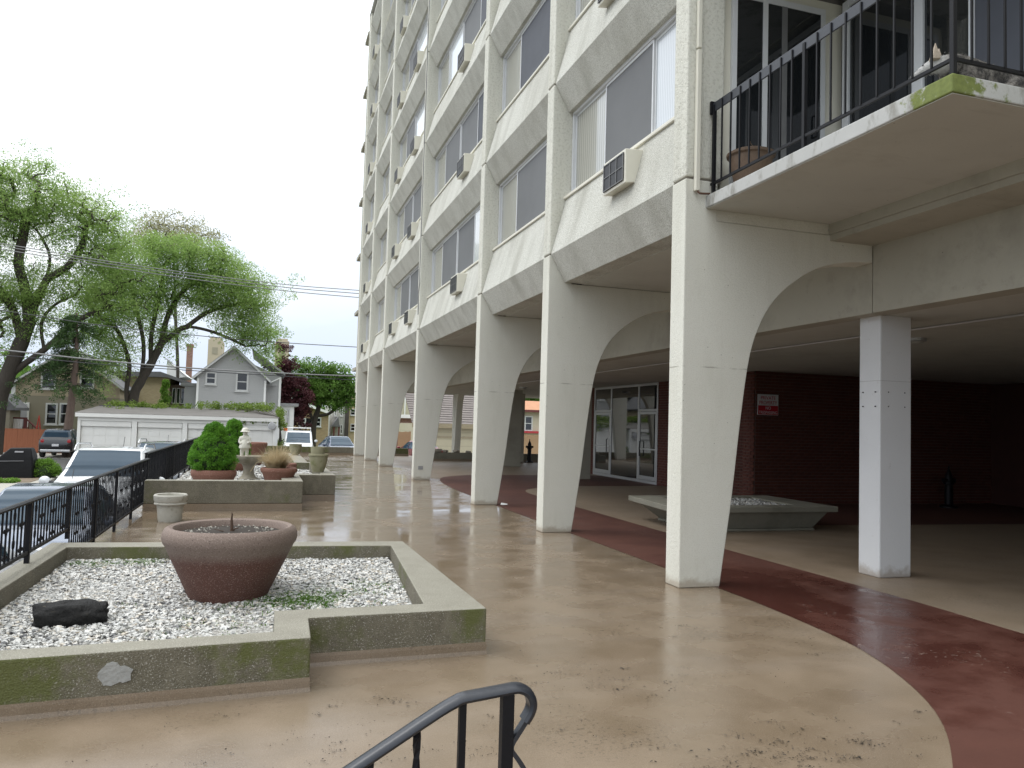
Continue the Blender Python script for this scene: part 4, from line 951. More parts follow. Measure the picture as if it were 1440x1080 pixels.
m = MB(); sweep(m, [tuple(q) for q in cat(path[14:], 4)], [(-.006,-.012),(.006,-.012),(.006,.012),(-.006,.012)]); m.build('curl', handrail_m, HR, smooth=50)
MB().box(.633,.665,1.984,2.016,-.2,.944).build('post', iron_m, HR, bevel=.002)
tw = twist(40, 1, .0105).mesh('baluster'); tw.materials.append(iron_m)
for i in range(14):
    x = .528-.117*i; zt = .934-.571*(.505-x)/.98 if x < .5 else .93
    zt = .934 - (.505-x)*.5805 if x < .5 else .934
    zb = -.158*max(0, math.ceil((.5-x)/.34)) - .02
    if i % 2: inst('baluster', tw, (x, 2.0, zb), HR, scale=(1,1,zt-zb))
    else: MB().box(x-.009, x+.009, 1.991, 2.009, zb, zt).build('baluster', iron_m, HR)

# ---- flared concrete planter under the building
FP = root('flared_planter', 'low flared concrete planter with overhanging rim under the building', 'planter', (7.9, 12.1, 0))
def frust(m, b0, b1, z0, z1):
    (ax, bx, ay, by), (cx_, dx, cy_, dy) = b0, b1
    m.add([(ax,ay,z0),(bx,ay,z0),(bx,by,z0),(ax,by,z0),(cx_,cy_,z1),(dx,cy_,z1),(dx,dy,z1),(cx_,dy,z1)], [(0,3,2,1),(0,1,5,4),(1,2,6,5),(2,3,7,6),(3,0,4,7),(4,5,6,7)])
fc = stained('planter_concrete', (.23,.22,.175), (.10,.095,.07))
m = MB(); frust(m, (6.98,9.12,11.3,12.9), (6.98,9.12,11.3,12.9), 0, .04); frust(m, (7.0,9.1,11.32,12.88), (6.62,9.3,11.17,13.05), .041, .33); m.build('body', fc, FP, bevel=.01)
ringwall([(6.28,11.1),(9.45,11.1),(9.5,13.15),(6.5,13.15)], [(6.85,11.42),(8.8,11.42),(8.9,12.8),(7.0,12.8)], .331, .425, 'rim', FP, fc, fc)
MB().box(6.86,8.86,11.43,12.79,.335,.385).build('soil', soil_m, FP)
pebbles('dark_gravel', [(6.9,11.45),(8.75,11.45),(8.85,12.78),(7.02,12.78)], .39, 1500, .02, gravel_m, None, FP)
MB().box(6.78,6.86,11.6,11.66,.17,.2).build('drain_hole', black_m, FP)
# ---- standpipes under the building
def standpipe(label, c, h):
    R_ = root('standpipe', label, 'standpipe', c)
    MB().lathe([(.02,0),(.2,0),(.2,.04),(.09,.08),(.085,h*.6),(.11,h*.62),(.11,h*.68),(.085,h*.7),(.08,h*.85),(.05,h*.93),(.02,h)], c, 16).build('barrel', iron_m, R_, smooth=True)
    MB().tube([(c[0]-.17,c[1],c[2]+h*.72),(c[0]+.17,c[1],c[2]+h*.72)], .05, 10).build('outlet', iron_m, R_)
    MB().tube([(c[0],c[1],c[2]+h),(c[0],c[1],c[2]+h+.08)], .02, 6).build('valve_stem', iron_m, R_)
standpipe('black standpipe hydrant under the building by the square columns', (11.55, 33.4, 0), .98)
standpipe('dim dark standpipe against the brick wall in the undercroft', (15.6, 14.6, 0), .9)
# ---- far low plaza walls and stones on one of them
fw = root('low_wall', 'long low concrete wall closing the far end of the plaza', 'wall', (2, 38.2, 0))
MB().box(-1.9, 6.9, 38.05, 38.35, .1, .37).build('wall', agg_m, fw, bevel=.01); MB().box(-1.91, 6.91, 38.04, 38.36, -.002, .098).build('coated_base', plaza_m, fw)
fw2 = root('low_wall', 'low concrete wall under the building with loose stones along its top', 'wall', (9.5, 34, 0))
MB().box(7.0, 17.0, 34.0, 34.35, .08, .36).build('wall', fc, fw2, bevel=.01); MB().box(6.99, 17.01, 33.99, 34.36, -.002, .078).build('coated_base', plaza_m, fw2)
for i, (x, s_) in enumerate(((7.5,.2),(7.85,.15),(8.35,.16),(8.9,.12),(9.35,.13),(9.62,.2),(10.1,.12))):
    rock('loose_stone', (x, 34.15, .36+s_*.38), (s_*1.2, s_*.8, s_*.5), ['grey stone', 'small grey stone', 'flat pale stone', 'small rounded stone', 'short grey stone', 'dark brown stone', 'little stone'][i]+' lying on the low wall under the building, '+['first', 'second', 'third', 'fourth', 'fifth', 'sixth', 'seventh'][i]+' from the arches', rock_m if i == 5 else ret_m, 20+i, i, 2)
# litter by the third leg
lt = MB().add([(4.76,15.5,.012),(4.9,15.46,.012),(4.93,15.55,.03),(4.82,15.6,.035),(4.79,15.53,.05)], [(0,1,4),(1,2,4),(2,3,4),(3,0,4)]).build('paper_scrap', white_m); tag(lt, 'crumpled white paper scrap at the foot of an arched leg', 'litter')
# leaf bits on the wet floor
V = []; F = []
def bits(n, cx_, cy_, sx_, sy_, s0):
    for _ in range(n):
        x, y = random.gauss(cx_, sx_), random.gauss(cy_, sy_)
        if y < 2.2 or x > 4.6 or (-2 < x < 1.62 and 4.78 < y < 9.1): continue
        a = random.uniform(0, 6.28); l = s0*random.uniform(.4, 1.5); w = l*random.uniform(.15, .45); n0 = len(V); ca, sa = math.cos(a), math.sin(a)
        for u_, v_ in ((-l,0),(0,-w),(l,0),(0,w)): V.append((x+u_*ca-v_*sa, y+u_*sa+v_*ca, .005+random.uniform(0,.006)))
        F.append((n0, n0+1, n0+2, n0+3))
rs_ = random.Random(77)
def patch(n, cx_, cy_, sx_, sy_, s0):
    for _ in range(n):                       # little drifts rather than an even scatter
        px_, py_ = rs_.gauss(cx_, sx_), rs_.gauss(cy_, sy_); bits(rs_.randint(2, 16), px_, py_, rs_.uniform(.015, .06), rs_.uniform(.01, .03), s0*rs_.uniform(.6, 1.2))
patch(70, 2.75, 3.5, .4, .14, .008); patch(16, 2.0, 3.35, .25, .08, .008); patch(34, 2.2, 4.7, .5, .2, .0075); patch(30, 1.2, 3.9, .7, .3, .006); patch(26, -.1, 4.0, .6, .3, .006); patch(20, 3.2, 5.6, .5, .4, .007); patch(12, .7, 4.75, .35, .1, .008); bits(300, 2.0, 5.0, 1.3, 1.2, .0045); bits(220, 1.6, 8.5, 1.5, 3.0, .006)
me = fastmesh('leaf_litter', np.array(V), np.array(F), simple('wet_leaf_bits', (.03,.022,.014), .6, .5, 60)); o = bpy.data.objects.new('leaf_litter', me); COL.objects.link(o); tag(o, 'scattered dark wet leaf bits on the tan plaza floor', 'leaf litter', kind='stuff')

# ---- balcony pot and dog
BP = root('balcony_pot', 'brown embossed urn of dead stems on the balcony behind the railing', 'pot', (4.82, 7.02, 4.19))
c = (4.82, 7.02, 4.19)
brown_pot = simple('brown_resin', (.13,.085,.055), .6, .3, 25, .6, 18)
MB().lathe([(.02,0),(.12,0),(.13,.02),(.17,.12),(.215,.28),(.225,.36),(.25,.375),(.255,.40),(.235,.41),(.21,.40),(.2,.34)], c, 32, .015).build('urn', brown_pot, BP, smooth=True)
MB().lathe([(.02,.3),(.205,.3),(.205,.34),(.02,.35)], c, 20).build('soil', soil_m, BP)
m = MB()
for i in range(16):
    a = random.uniform(0, 6.28); r_ = random.uniform(0, .13); L = random.uniform(.06, .2)
    p = Vector((c[0]+r_*math.cos(a), c[1]+r_*math.sin(a), c[2]+.33)); m.tube([p, p+Vector((random.uniform(-.03,.03), random.uniform(-.03,.03), L*.6)), p+Vector((random.uniform(-.07,.07), random.uniform(-.07,.07), L))], [.004,.003,.002], 4)
m.build('dead_stems', simple('straw_stem', (.25,.16,.09), .9), BP)
# ---- the dog on the balcony
k = N('husky_fur'); z = k.n('ShaderNodeSeparateXYZ'); k.l(k.co(), z.inputs[0])
nx = k.noise(40, 5, .7); c = k.mix(k.ramp(k.noise(14, 5, .7), [(.4, 0.), (.6, 1.)]), (.05,.047,.045), (.26,.24,.215))
# pale face and legs: the head sits at small local X
fx_ = k.ramp(k.math('ADD', z.outputs[0], k.math('MULTIPLY', k.noise(20, 4), .06)), [(.055, 1.), (.13, 0.)])
c = k.mix(fx_, c, k.mix(nx, (.5,.49,.47), (.72,.71,.69))); k.base(c).rough(.95).bump(k.noise(120, 4, .7, (1,1,1)), 1.0, .012); husky_m = k.m
DG = root('dog', 'grey and white husky dog lying behind the balcony railing, muzzle over the edge', 'dog', (4.64, 4.5, 4.19), local=True)
dv = [(.74,.02,.13),(.52,.02,.19),(.30,.0,.21),(.17,-.04,.225),(.09,-.045,.235),(.035,.01,.245),(.0,.095,.222),(-.006,.17,.20),     # 0 rump..7 nose
      (.22,-.12,.06),(.10,-.11,.03),(-.02,-.10,.03), (.26,.13,.06),(.14,.14,.03),(.03,.16,.03),
      (.66,-.14,.09),(.5,-.16,.04),(.66,.15,.09),(.5,.17,.04), (.86,-.04,.07),(.88,-.14,.05),(.8,-.2,.04)]
de = [(0,1),(1,2),(2,3),(3,4),(4,5),(5,6),(6,7),(2,8),(8,9),(9,10),(2,11),(11,12),(12,13),(0,14),(14,15),(0,16),(16,17),(0,18),(18,19),(19,20)]
dr = [(.13,.12),(.14,.145),(.14,.14),(.105,.11),(.078,.08),(.058,.056),(.034,.032),(.019,.017), .055,.035,.028,.055,.035,.028,.09,.04,.09,.04,.04,.045,.03]
skin('body', dv, de, dr, husky_m, 2, 3, DG)
earm = simple('ear_fur', (.42,.35,.28), .95, .3, 30, .6, 80)
for s_ in (-1, 1):
    ex, ey = .045+s_*.045, -.005+s_*.027
    MB().add([(ex-.042,ey-.024,.255),(ex+.042,ey+.024,.255),(ex+.024,ey-.036,.262),(ex+.004,ey-.005,.40),(ex-.016,ey+.04,.262)], [(0,2,3),(2,1,3),(1,4,3),(4,0,3),(0,4,1,2)]).build('ear', earm, DG, bevel=.004, smooth=60)
    MB().lathe([(.001,-.007),(.006,-.004),(.0075,0),(.006,.004),(.001,.007)], (.016+s_*.036, .065+s_*.012, .252), 8).build('eye', black_m, DG, smooth=True)
MB().lathe([(.001,-.012),(.012,-.008),(.015,0),(.012,.008),(.001,.012)], (-.008, .188, .206), 10).build('nose', black_m, DG, smooth=True)
# fur tufts standing off the coat
rng = np.random.default_rng(5); body = [c for c in DG.children if c.name.startswith('body')][0]; me = body.data
nv = len(me.vertices); co_ = np.zeros(nv*3); me.vertices.foreach_get('co', co_); co_ = co_.reshape(-1,3); no_ = np.zeros(nv*3); me.vertices.foreach_get('normal', no_); no_ = no_.reshape(-1,3)
sel = rng.integers(0, nv, 9000); sel = sel[(co_[sel,0] > .03) | (rng.random(len(sel)) < .3)]; P = co_[sel]+rng.normal(0,.006,(len(sel),3)); D = no_[sel]*.5+np.array([.8,-.1,-.15])+rng.normal(0,.3,(len(sel),3)); D /= np.linalg.norm(D,axis=1)[:,None]
S_ = np.cross(D, rng.normal(size=D.shape)); S_ /= np.linalg.norm(S_,axis=1)[:,None]; L_ = rng.uniform(.012,.03,len(sel))[:,None]
Vf = np.stack([P-S_*.0016, P+S_*.0016, P+D*L_], 1).reshape(-1,3); fo = bpy.data.objects.new('coat', fastmesh('coat', Vf, np.arange(len(Vf)).reshape(-1,3), husky_m)); COL.objects.link(fo); fo.parent = DG; fo['kind'] = 'stuff'

# ================================================================== CARS
def paint(name, col, metal=.3, rough=.28):
    if name in MATS: return MATS[name]
    k = N(name); k.base(k.mix(k.noise(2, 4), tuple(v*.93 for v in col), tuple(min(1, v*1.05) for v in col))).rough(rough).set(Metallic=metal); k.b.inputs['Coat Weight'].default_value = .8; k.b.inputs['Coat Roughness'].default_value = .05; return k.m
k = N('car_glass'); k.base(k.mix(k.noise(2, 3), (.022,.045,.07), (.035,.066,.098))).rough(.04); k.b.inputs['IOR'].default_value = 1.38; car_glass = k.m
tyre_m = simple('tyre_rubber', (.018,.018,.018), .8, .2, 20); rim_m = simple('alloy_rim', (.45,.45,.46), .3, .1, 6, metal=.8)
plastic_m = simple('black_plastic', (.02,.02,.021), .5, .15); redlamp = glassmat('red_lamp', (.35,.008,.012), .1); clearlamp = glassmat('clear_lamp', (.55,.56,.58), .08); chrome_m = simple('bright_trim', (.6,.6,.6), .2, .05, metal=.9)
def car(name, label, loc, rz, style, pm, L=4.5, Wd=1.82, H=1.65, rails=False, group='cars parked near the plaza', plate=False, extra=None):
    R_ = root(name, label, 'car', loc, group, rz, local=True); w = Wd/2
    if style == 'suv':   # x fraction (rear -> front), bottom, shoulder, top, width, top width  (heights as fraction of H)
        st_ = [(-.5,.32,.52,.60,.86,.80),(-.488,.22,.58,.66,.95,.86),(-.46,.18,.62,.80,.98,.80),(-.425,.17,.635,.945,1,.74),(-.36,.17,.64,.975,1,.735),(-.15,.17,.635,1.0,1,.735),(.02,.17,.625,.99,1,.73),(.07,.17,.62,.965,1,.73),(.14,.17,.61,.82,1,.80),(.195,.17,.60,.695,.99,.90),(.24,.17,.60,.665,.99,.90),(.32,.17,.59,.645,.985,.88),(.42,.18,.555,.60,.96,.84),(.475,.22,.48,.545,.90,.80),(.5,.30,.40,.45,.82,.76)]
        ws = (.065,.195); rw_ = (-.475,-.42); sidew = [(-.39,-.22),(-.205,.0),(.015,.15)]
    elif style == 'van':
        st_ = [(-.5,.2,.5,.9,.95,.84),(-.485,.15,.52,.97,1,.84),(-.2,.15,.52,1.0,1,.84),(.05,.15,.52,.99,1,.83),(.13,.15,.52,.93,1,.83),(.22,.15,.51,.76,1,.85),(.31,.15,.5,.60,.98,.90),(.38,.15,.48,.545,.96,.88),(.46,.18,.43,.485,.92,.84),(.5,.25,.34,.40,.84,.8)]
        ws = (.12,.315); rw_ = (-.5,-.49); sidew = [(-.42,-.15),(-.13,.08)]
    else:
        st_ = [(-.5,.30,.55,.60,.84,.76),(-.485,.22,.60,.665,.93,.80),(-.42,.18,.63,.69,.97,.82),(-.36,.17,.64,.715,.985,.82),(-.28,.17,.645,.83,1,.76),(-.19,.17,.645,.955,1,.70),(-.08,.17,.64,1.0,1,.69),(.03,.17,.63,.985,1,.69),(.08,.17,.625,.945,1,.70),(.16,.17,.615,.80,1,.78),(.235,.17,.605,.66,.99,.88),(.32,.17,.59,.625,.98,.86),(.43,.18,.54,.57,.95,.82),(.48,.24,.46,.51,.88,.78),(.5,.32,.38,.43,.8,.74)]
        ws = (.055,.235); rw_ = (-.34,-.18); sidew = [(-.23,-.06),(-.045,.13)]
    sts = [Vector(s_[:3]) for s_ in st_]; A = np.array(st_); X = A[:,0]; xs = np.unique(np.concatenate([np.linspace(-.5,.5,61), X, np.array([v for p in sidew for v in p]+list(ws)+list(rw_))]))
    def smooth_interp(col):
        y = np.interp(xs, X, A[:,col]); ys_ = y.copy()
        for _ in range(2): ys_[1:-1] = .25*ys_[:-2]+.5*ys_[1:-1]+.25*ys_[2:]
        return ys_
    zb, zs, zt, wf, wt = [smooth_interp(i) for i in range(1,6)]; nS = len(xs); NR = 12
    G_ = np.zeros((nS, 2*NR-2, 3))
    for i in range(nS):
        b_, s_, t_ = zb[i]*H, zs[i]*H, zt[i]*H; W_ = w*wf[i]; T_ = w*wt[i]
        ring = [(0,b_),(W_*.8,b_),(W_*.97,b_+.10),(W_,b_+.28 if s_-b_ > .4 else (b_+s_)/2),(W_*.995,s_-.10),(W_*.975,s_-.03),(W_*.945,s_),( .5*(W_*.945+T_), (s_+t_)/2),(T_,t_-.085*min(1,(t_-s_)/.3)),(T_*.955,t_-.035*min(1,(t_-s_)/.3)),(T_*.86,t_-.010),(0,t_)]
        full = ring + [(-y_, z_) for y_, z_ in ring[-2:0:-1]]
        for q, (y_, z_) in enumerate(full): G_[i,q] = (xs[i]*L, y_, z_)
    nR = 2*NR-2; groups = {'body': [], 'windshield': [], 'rear_window': []}
    for a, b_ in sidew: groups[('side', a, 1)] = []; groups[('side', a, -1)] = []
    for i in range(nS-1):
        xm = (xs[i]+xs[i+1])/2
        for q in range(nR):
            q2 = (q+1) % nR; g = None; qa = q if q < NR-1 else 2*NR-3-q     # mirrored segment index
            sd_ = 1 if q < NR-1 else -1
            if ws[0] < xm < ws[1] and qa == 10 and zt[i]-zs[i] > .03: g = 'windshield'
            elif rw_[0] < xm < rw_[1] and qa in (9, 10): g = 'rear_window'
            elif qa in (6, 7):
                for a, b2 in sidew:
                    if a < xm < b2: g = ('side', a, sd_)
            f4 = (i*nR+q, i*nR+q2, (i+1)*nR+q2, (i+1)*nR+q)
            groups['body'].append(f4)
            if g: groups[g].append(f4)
    Vt = G_.reshape(-1,3); 
    fs = groups['body'] + [tuple(range(nR-1,-1,-1)), tuple((nS-1)*nR+q for q in range(nR))]
    o = MB().add(Vt, fs); o.f = fs; body = o.build('body', pm, R_, smooth=45)
    cen = np.array([0,0,H*.45])
    for g, F in groups.items():
        if g == 'body' or not F: continue
        used = sorted({v for f in F for v in f}); mp_ = {v: i for i, v in enumerate(used)}; PV = Vt[used].copy()
        if g == 'windshield': PV += np.array([.004, 0, .007])
        elif g == 'rear_window': PV += np.array([-.006, 0, .005])
        else: PV[:,1] += np.sign(PV[:,1])*.006
        m = MB(); m.v = [tuple(v) for v in PV]; m.f = [tuple(mp_[v] for v in f) for f in F]
        m.build(g if isinstance(g, str) else 'side_window', car_glass, R_, smooth=60)
    if style == 'suv' and rw_[0] < -.4:
        MB().prism([(-.70*w,H*.665),(.70*w,H*.665),(.64*w,H*.885),(-.64*w,H*.885)], -L*.478, -L*.44, 'x').build('rear_window', car_glass, R_, bevel=.01)
    # wheels
    rw2 = .33 if style != 'sedan' else .315
    ty = MB().lathe([(rw2*.62,-.10),(rw2*.93,-.105),(rw2,-.07),(rw2,.07),(rw2*.93,.105),(rw2*.62,.10)], (0,0,0), 24).mesh('tyre'); ty.materials.append(tyre_m)
    rmM = MB(); rmM.lathe([(.02,-.06),(rw2*.62,-.05),(rw2*.64,.085),(rw2*.58,.09),(rw2*.5,.06),(.05,.08),(.01,.08)], (0,0,0), 20); rm = rmM.mesh('rim'); rm.materials.append(rim_m)
    for xx in (-.31*L, .315*L):
        for s_ in (-1, 1):
            wh = bpy.data.objects.new('wheel', None); COL.objects.link(wh); wh.parent = R_; wh.location = (xx, s_*(w-.10), rw2); wh.rotation_euler = (-s_*math.pi/2, 0, 0)
            for nm, me_ in (('tyre', ty), ('rim', rm)):
                q = bpy.data.objects.new(nm, me_); COL.objects.link(q); q.parent = wh
    for xx in (-.31*L, .315*L):
        for s_ in (-1, 1):
            MB().tube([(xx+(rw2+.07)*math.cos(t), s_*(w-.012), rw2+(rw2+.06)*math.sin(t)) for t in np.linspace(-.1, 3.24, 14)], .04, 6).build('wheel_arch_trim', plastic_m if style == 'suv' else pm, R_)
    hz_ = H*.47 if style != 'van' else H*.40
    for s_ in (-1, 1):
        MB().prism([(s_*w*.45,hz_-.06),(s_*w*.87,hz_-.04),(s_*w*.90,hz_+.09),(s_*w*.55,hz_+.05)], L*.425, L*.487, 'x').build('headlight', clearlamp, R_, bevel=.02)
        MB().lathe([(.01,-.03),(.09,-.03),(.105,0),(.09,.03),(.01,.035)], (0,0,0), 18).build('tail_light', redlamp, R_)
        tl = [c for c in R_.children if c.name.startswith('tail_light')][-1]; tl.rotation_euler = (0, -math.pi/2, 0); tl.location = (-L*.494 if style != 'sedan' else -L*.493, s_*w*.74, H*.575)
        mm = MB(); mm.tube([(.2*L, s_*w*.93, H*.635), (.195*L, s_*(w+.05), H*.645)], .025, 6).build('mirror_arm', plastic_m, R_)
        hs = MB(); hs.lathe([(.01,-.05),(.07,-.045),(.10,0),(.085,.05),(.03,.075),(.005,.08)], (0,0,0), 16, 0, 1.0, .72); ho = hs.build('mirror', pm, R_, smooth=True); ho.rotation_euler = (0, math.pi/2, 0); ho.location = (.19*L, s_*(w+.12), H*.655); ho.scale = (.85, 1.5, 1)
    MB().box(L*.478, L*.496, -w*.5, w*.5, H*.30, H*.42).build('grille', plastic_m, R_, bevel=.02)
    MB().box(-L*.505, -L*.47, -w*.84, w*.84, H*.20, H*.29).build('rear_bumper', chrome_m if plate else plastic_m, R_, bevel=.03)
    if plate: MB().box(-L*.507, -L*.49, -.17, .17, H*.40, H*.48).build('number_plate', simple('plate_white', (.6,.6,.62), .5), R_)
    if rails:
        for s_ in (-1, 1): MB().tube([(-.36*L, s_*w*.70, H*.965),(-.30*L, s_*w*.70, H*1.02),(0, s_*w*.70, H*1.04),(.04*L, s_*w*.70, H*1.02),(.07*L, s_*w*.70, H*.97)], .017, 6).build('roof_rail', chrome_m if pm is not None else plastic_m, R_)
    MB().tube([(-.33*L,0,H*.98),(-.36*L,0,H*1.10)], .006, 5).build('aerial', plastic_m, R_)
    for s_ in (-1, 1): MB().tube([(ws[1]*L*1.0, s_*w*.5, H*.655), (ws[1]*L*.92, s_*w*.06+.05, H*.69)], .008, 4).build('wiper', plastic_m, R_)
    return R_
silver = paint('silver_paint', (.72,.73,.74), .05, .3); blk = paint('black_paint', (.022,.023,.026), .2, .25); bluep = paint('dark_slate_paint', (.11,.135,.19), .35, .25); wht = paint('white_car_paint', (.72,.73,.75), .0, .3); dkbl = paint('dark_blue_paint', (.055,.075,.13), .3, .25); dkgr = paint('dark_grey_paint', (.09,.1,.115), .4, .25); redp = paint('dark_red_paint', (.2,.012,.02), .2, .25)
car('silver_suv', 'silver SUV with roof rails parked nose out beside the iron fence', (-3.02,18.62,GZ), -math.pi/2, 'suv', silver, 4.3, 1.88, 1.88, True)
car('sedan', 'dark slate blue sedan parked by the fence just ahead of the silver SUV', (-3.15,14.15,GZ), -math.pi/2, 'sedan', bluep, 4.4, 1.82, 1.45)
car('white_sedan', 'white sedan with dark side windows next to the front planter fence', (-3.42,9.45,GZ), math.pi/2, 'sedan', wht, 4.55, 1.80, 1.46)
car('dark_suv', 'dark grey SUV with roof rails behind the second iron fence', (-2.98,27.2,GZ), -math.pi/2, 'suv', dkgr, 4.6, 1.86, 1.76, True)
car('black_suv', 'small black SUV seen from behind, parked by the orange board fence', (-11.05,52.2,GZ), math.pi/2, 'suv', blk, 4.2, 1.80, 1.66, False, 'cars parked near the plaza', True)
VN = car('white_van', 'white van with ladder rack beside the ivy covered garage corner', (2.35,53.0,GZ), -math.pi/2-.05, 'van', wht, 4.9, 1.95, 1.86)
rk = MB()
for xx in (-1.6,-.2): rk.tube([(xx,-.75,1.84),(xx,-.75,2.02),(xx,.75,2.02),(xx,.75,1.84)], .02, 6)
for yy in (-.75,.75,.2): rk.tube([(-2,yy,2.04),(.7,yy,2.04)], .018, 6)
rk.build('ladder_rack', white_m, VN); MB().box(-.1,.15,-.95,-.72,1.82,2.0).build('orange_beacon', simple('orange_plastic', (.7,.14,.03), .5), VN, bevel=.02)
car('dark_blue_sedan', 'dark blue sedan parked beyond the far plaza wall next to the white van', (4.65,50.2,GZ), -math.pi/2+.12, 'sedan', dkbl, 4.6, 1.84, 1.62)
car('red_sedan', 'dark red car tail showing between two arched legs', (9.7,50.0,GZ), math.pi/2+.2, 'sedan', redp, 4.5, 1.8, 1.45)

# ================================================================== NEIGHBOUR BUILDINGS
shing = simple('grey_shingle', (.13,.13,.135), .9, .25, 2.5, .6, 14)
roofgr = simple('pale_shingle', (.3,.3,.3), .9, .2, 2, .5, 14)
trim = simple('weathered_trim', (.56,.56,.55), .7, .1, 3)
def siding(name, col, pitch=.12):
    if name in MATS: return MATS[name]
    k = N(name); s_ = k.n('ShaderNodeSeparateXYZ'); k.l(k.co(), s_.inputs[0]); fr = k.math('FRACT', k.math('DIVIDE', s_.outputs[2], pitch))
    c = k.mix(k.noise(.7, 5), tuple(v*.9 for v in col), tuple(v*1.07 for v in col)); c = k.mix(k.ramp(fr, [(.0, .45), (.12, 0.)]), c, tuple(v*.45 for v in col)); k.base(c).rough(.8).bump(fr, .6, .015); return k.m
def win(parent, Y, x0, y0, x1, y1, split=True, m=None, fr=.11):
    a, b_ = at(x0, y1, Y), at(x1, y0, Y); X0, X1, Z0, Z1_ = a.x, b_.x, a.z, b_.z
    f = MB(); f.box(X0, X0+fr, Y-.07, Y+.02, Z0, Z1_).box(X1-fr, X1, Y-.07, Y+.02, Z0, Z1_).box(X0+fr, X1-fr, Y-.068, Y+.02, Z1_-fr, Z1_).box(X0+fr, X1-fr, Y-.068, Y+.02, Z0, Z0+fr)
    if split: f.box(X0+fr, X1-fr, Y-.05, Y+.02, (Z0+Z1_)/2-.03, (Z0+Z1_)/2+.03)
    o = f.build('window', trim, parent)
    MB().box(X0+fr, X1-fr, Y-.03, Y-.015, Z0+fr, Z1_-fr).build('pane', m or glass_dark, o)
    MB().box(X0-.05, X1+.05, Y-.14, Y-.071, Z0-.06, Z0).build('sill', trim, o); return o
def blockpx(Y, x0, x1, ztop, zbot=GZ): return at(x0, 560, Y).x, at(x1, 560, Y).x
def gable(parent, Y, depth, xl, xr, zb, ze, zp, wallm, roofm, xpk=None, over=.35, fasc=True):
    xp = (xl+xr)/2 if xpk is None else xpk
    MB().prism([(xl,zb),(xr,zb),(xr,ze),(xp,zp),(xl,ze)], Y, Y+depth, 'y').build('wall', wallm, parent)
    r_ = None
    for (xe, s_) in ((xl, -1), (xr, 1)):
        dx, dz = xe-xp, ze-zp; l = math.hypot(dx, dz); ux, uz = dx/l, dz/l; nx_, nz_ = -uz*s_, ux*s_
        if nz_ < 0: nx_, nz_ = -nx_, -nz_
        p0 = (xp, zp+.02); p1 = (xe+ux*over, ze+uz*over+.02); t_ = .14
        r_ = MB().prism([p0, p1, (p1[0]+nx_*t_, p1[1]+nz_*t_), (p0[0], p0[1]+t_*1.3)], Y-over, Y+depth+over, 'y').build('roof', roofm, parent)
        if fasc: MB().prism([(p0[0], p0[1]-.02), (p1[0], p1[1]-.02), (p1[0]+nx_*t_*.8, p1[1]+nz_*t_*.8), (p0[0], p0[1]+t_*.9)], Y-over-.05, Y-over-.002, 'y').build('bargeboard', trim, r_)
    return r_
# -- white four-door garage
GY = 44.0
GA = root('garage', 'long white flat-roofed garage with four panelled doors and ivy on top', 'garage', (-4, GY+3, GZ))
gx0, gx1 = -8.78, .74; gt = 1.62
wsh = simple('white_shed_paint', (.82,.81,.77), .65, .07, 2)
MB().box(gx0, gx1, GY+.25, GY+6.5, GZ, gt-.05).build('wall', wsh, GA)
MB().box(gx0-.02, gx0+.2, GY+.3, GY+6.4, GZ, gt-.06).build('brick_side', farbrick, GA)
MB().prism([(GY-.1,gt-.03),(GY+6.6,gt+.42),(GY+6.6,gt+.50),(GY-.1,gt+.05)], gx0-.15, gx1+.15, 'x').build('roof', simple('tar_roof', (.13,.12,.11), .9, .3, 1.2, .4, 12), GA)
MB().box(gx0-.1, gx1+.1, GY-.13, GY-.02, gt-.16, gt+.03).build('fascia', wsh, GA)
MB().box(gx0, gx1, GY+.0, GY+.24, gt-.34, gt-.165).build('header', wsh, GA)
MB().prism([(gx0-.14,gt+.06),(gx0-.14,gt+.50),(gx0+2.2,gt+.55),(gx0+.3,gt+.2)], GY+6.0, GY+6.2, 'y').build('parapet', simple('dark_flashing', (.08,.08,.09), .8), GA)
edges = [gx0, at(189,600,GY).x, at(260,600,GY).x, at(324,600,GY).x, gx1]
pan = None
for i, x in enumerate(edges): MB().box(x-(.12 if 0 < i < 4 else .0 if i == 0 else .14), x+(.12 if 0 < i < 4 else .14 if i == 0 else 0), GY, GY+.24, GZ, gt-.342).build('pilaster', wsh, GA)
for i in range(4):
    a, b_ = edges[i]+.15, edges[i+1]-.15
    d = MB().box(a, b_, GY+.16, GY+.22, GZ+.02, gt-.345).build('door', wsh, GA)
    MB().box(a, b_, GY+.05, GY+.159, gt-.62, gt-.344).build('door_header', wsh, d)
    for c_ in range(4):
        for r2 in range(4):
            w_ = (b_-a)/4; hh = (gt-.66-GZ)/4
            MB().box(a+c_*w_+.025, a+(c_+1)*w_-.025, GY+.14, GY+.161, GZ+.03+r2*hh+.02, GZ+.03+(r2+1)*hh-.02).build('panel', wsh, d)
MB().box(gx1-.02, gx1+.12, GY-.12, GY+.02, GZ, gt-.05).build('corner_post', white_m, GA)
mr = MB().lathe([(.01,0),(.2,0),(.21,.03),(.19,.05),(.01,.07)], (0,0,0), 20).build('round_mirror', simple('mirror_back', (.45,.45,.46), .4), GA); mr.matrix_parent_inverse = Matrix.Identity(4); mr.location = Vector((at(382.5,599,GY).x, GY-.16, at(382.5,599,GY).z)) - Vector((-4, GY+3, GZ)); mr.rotation_euler = (math.pi/2, 0, 0)
IV = root('ivy', 'green ivy trailing along the garage roof edge and down its corner', 'ivy', (gx1+.2, GY+.5, GZ))
cs = []; rs = []
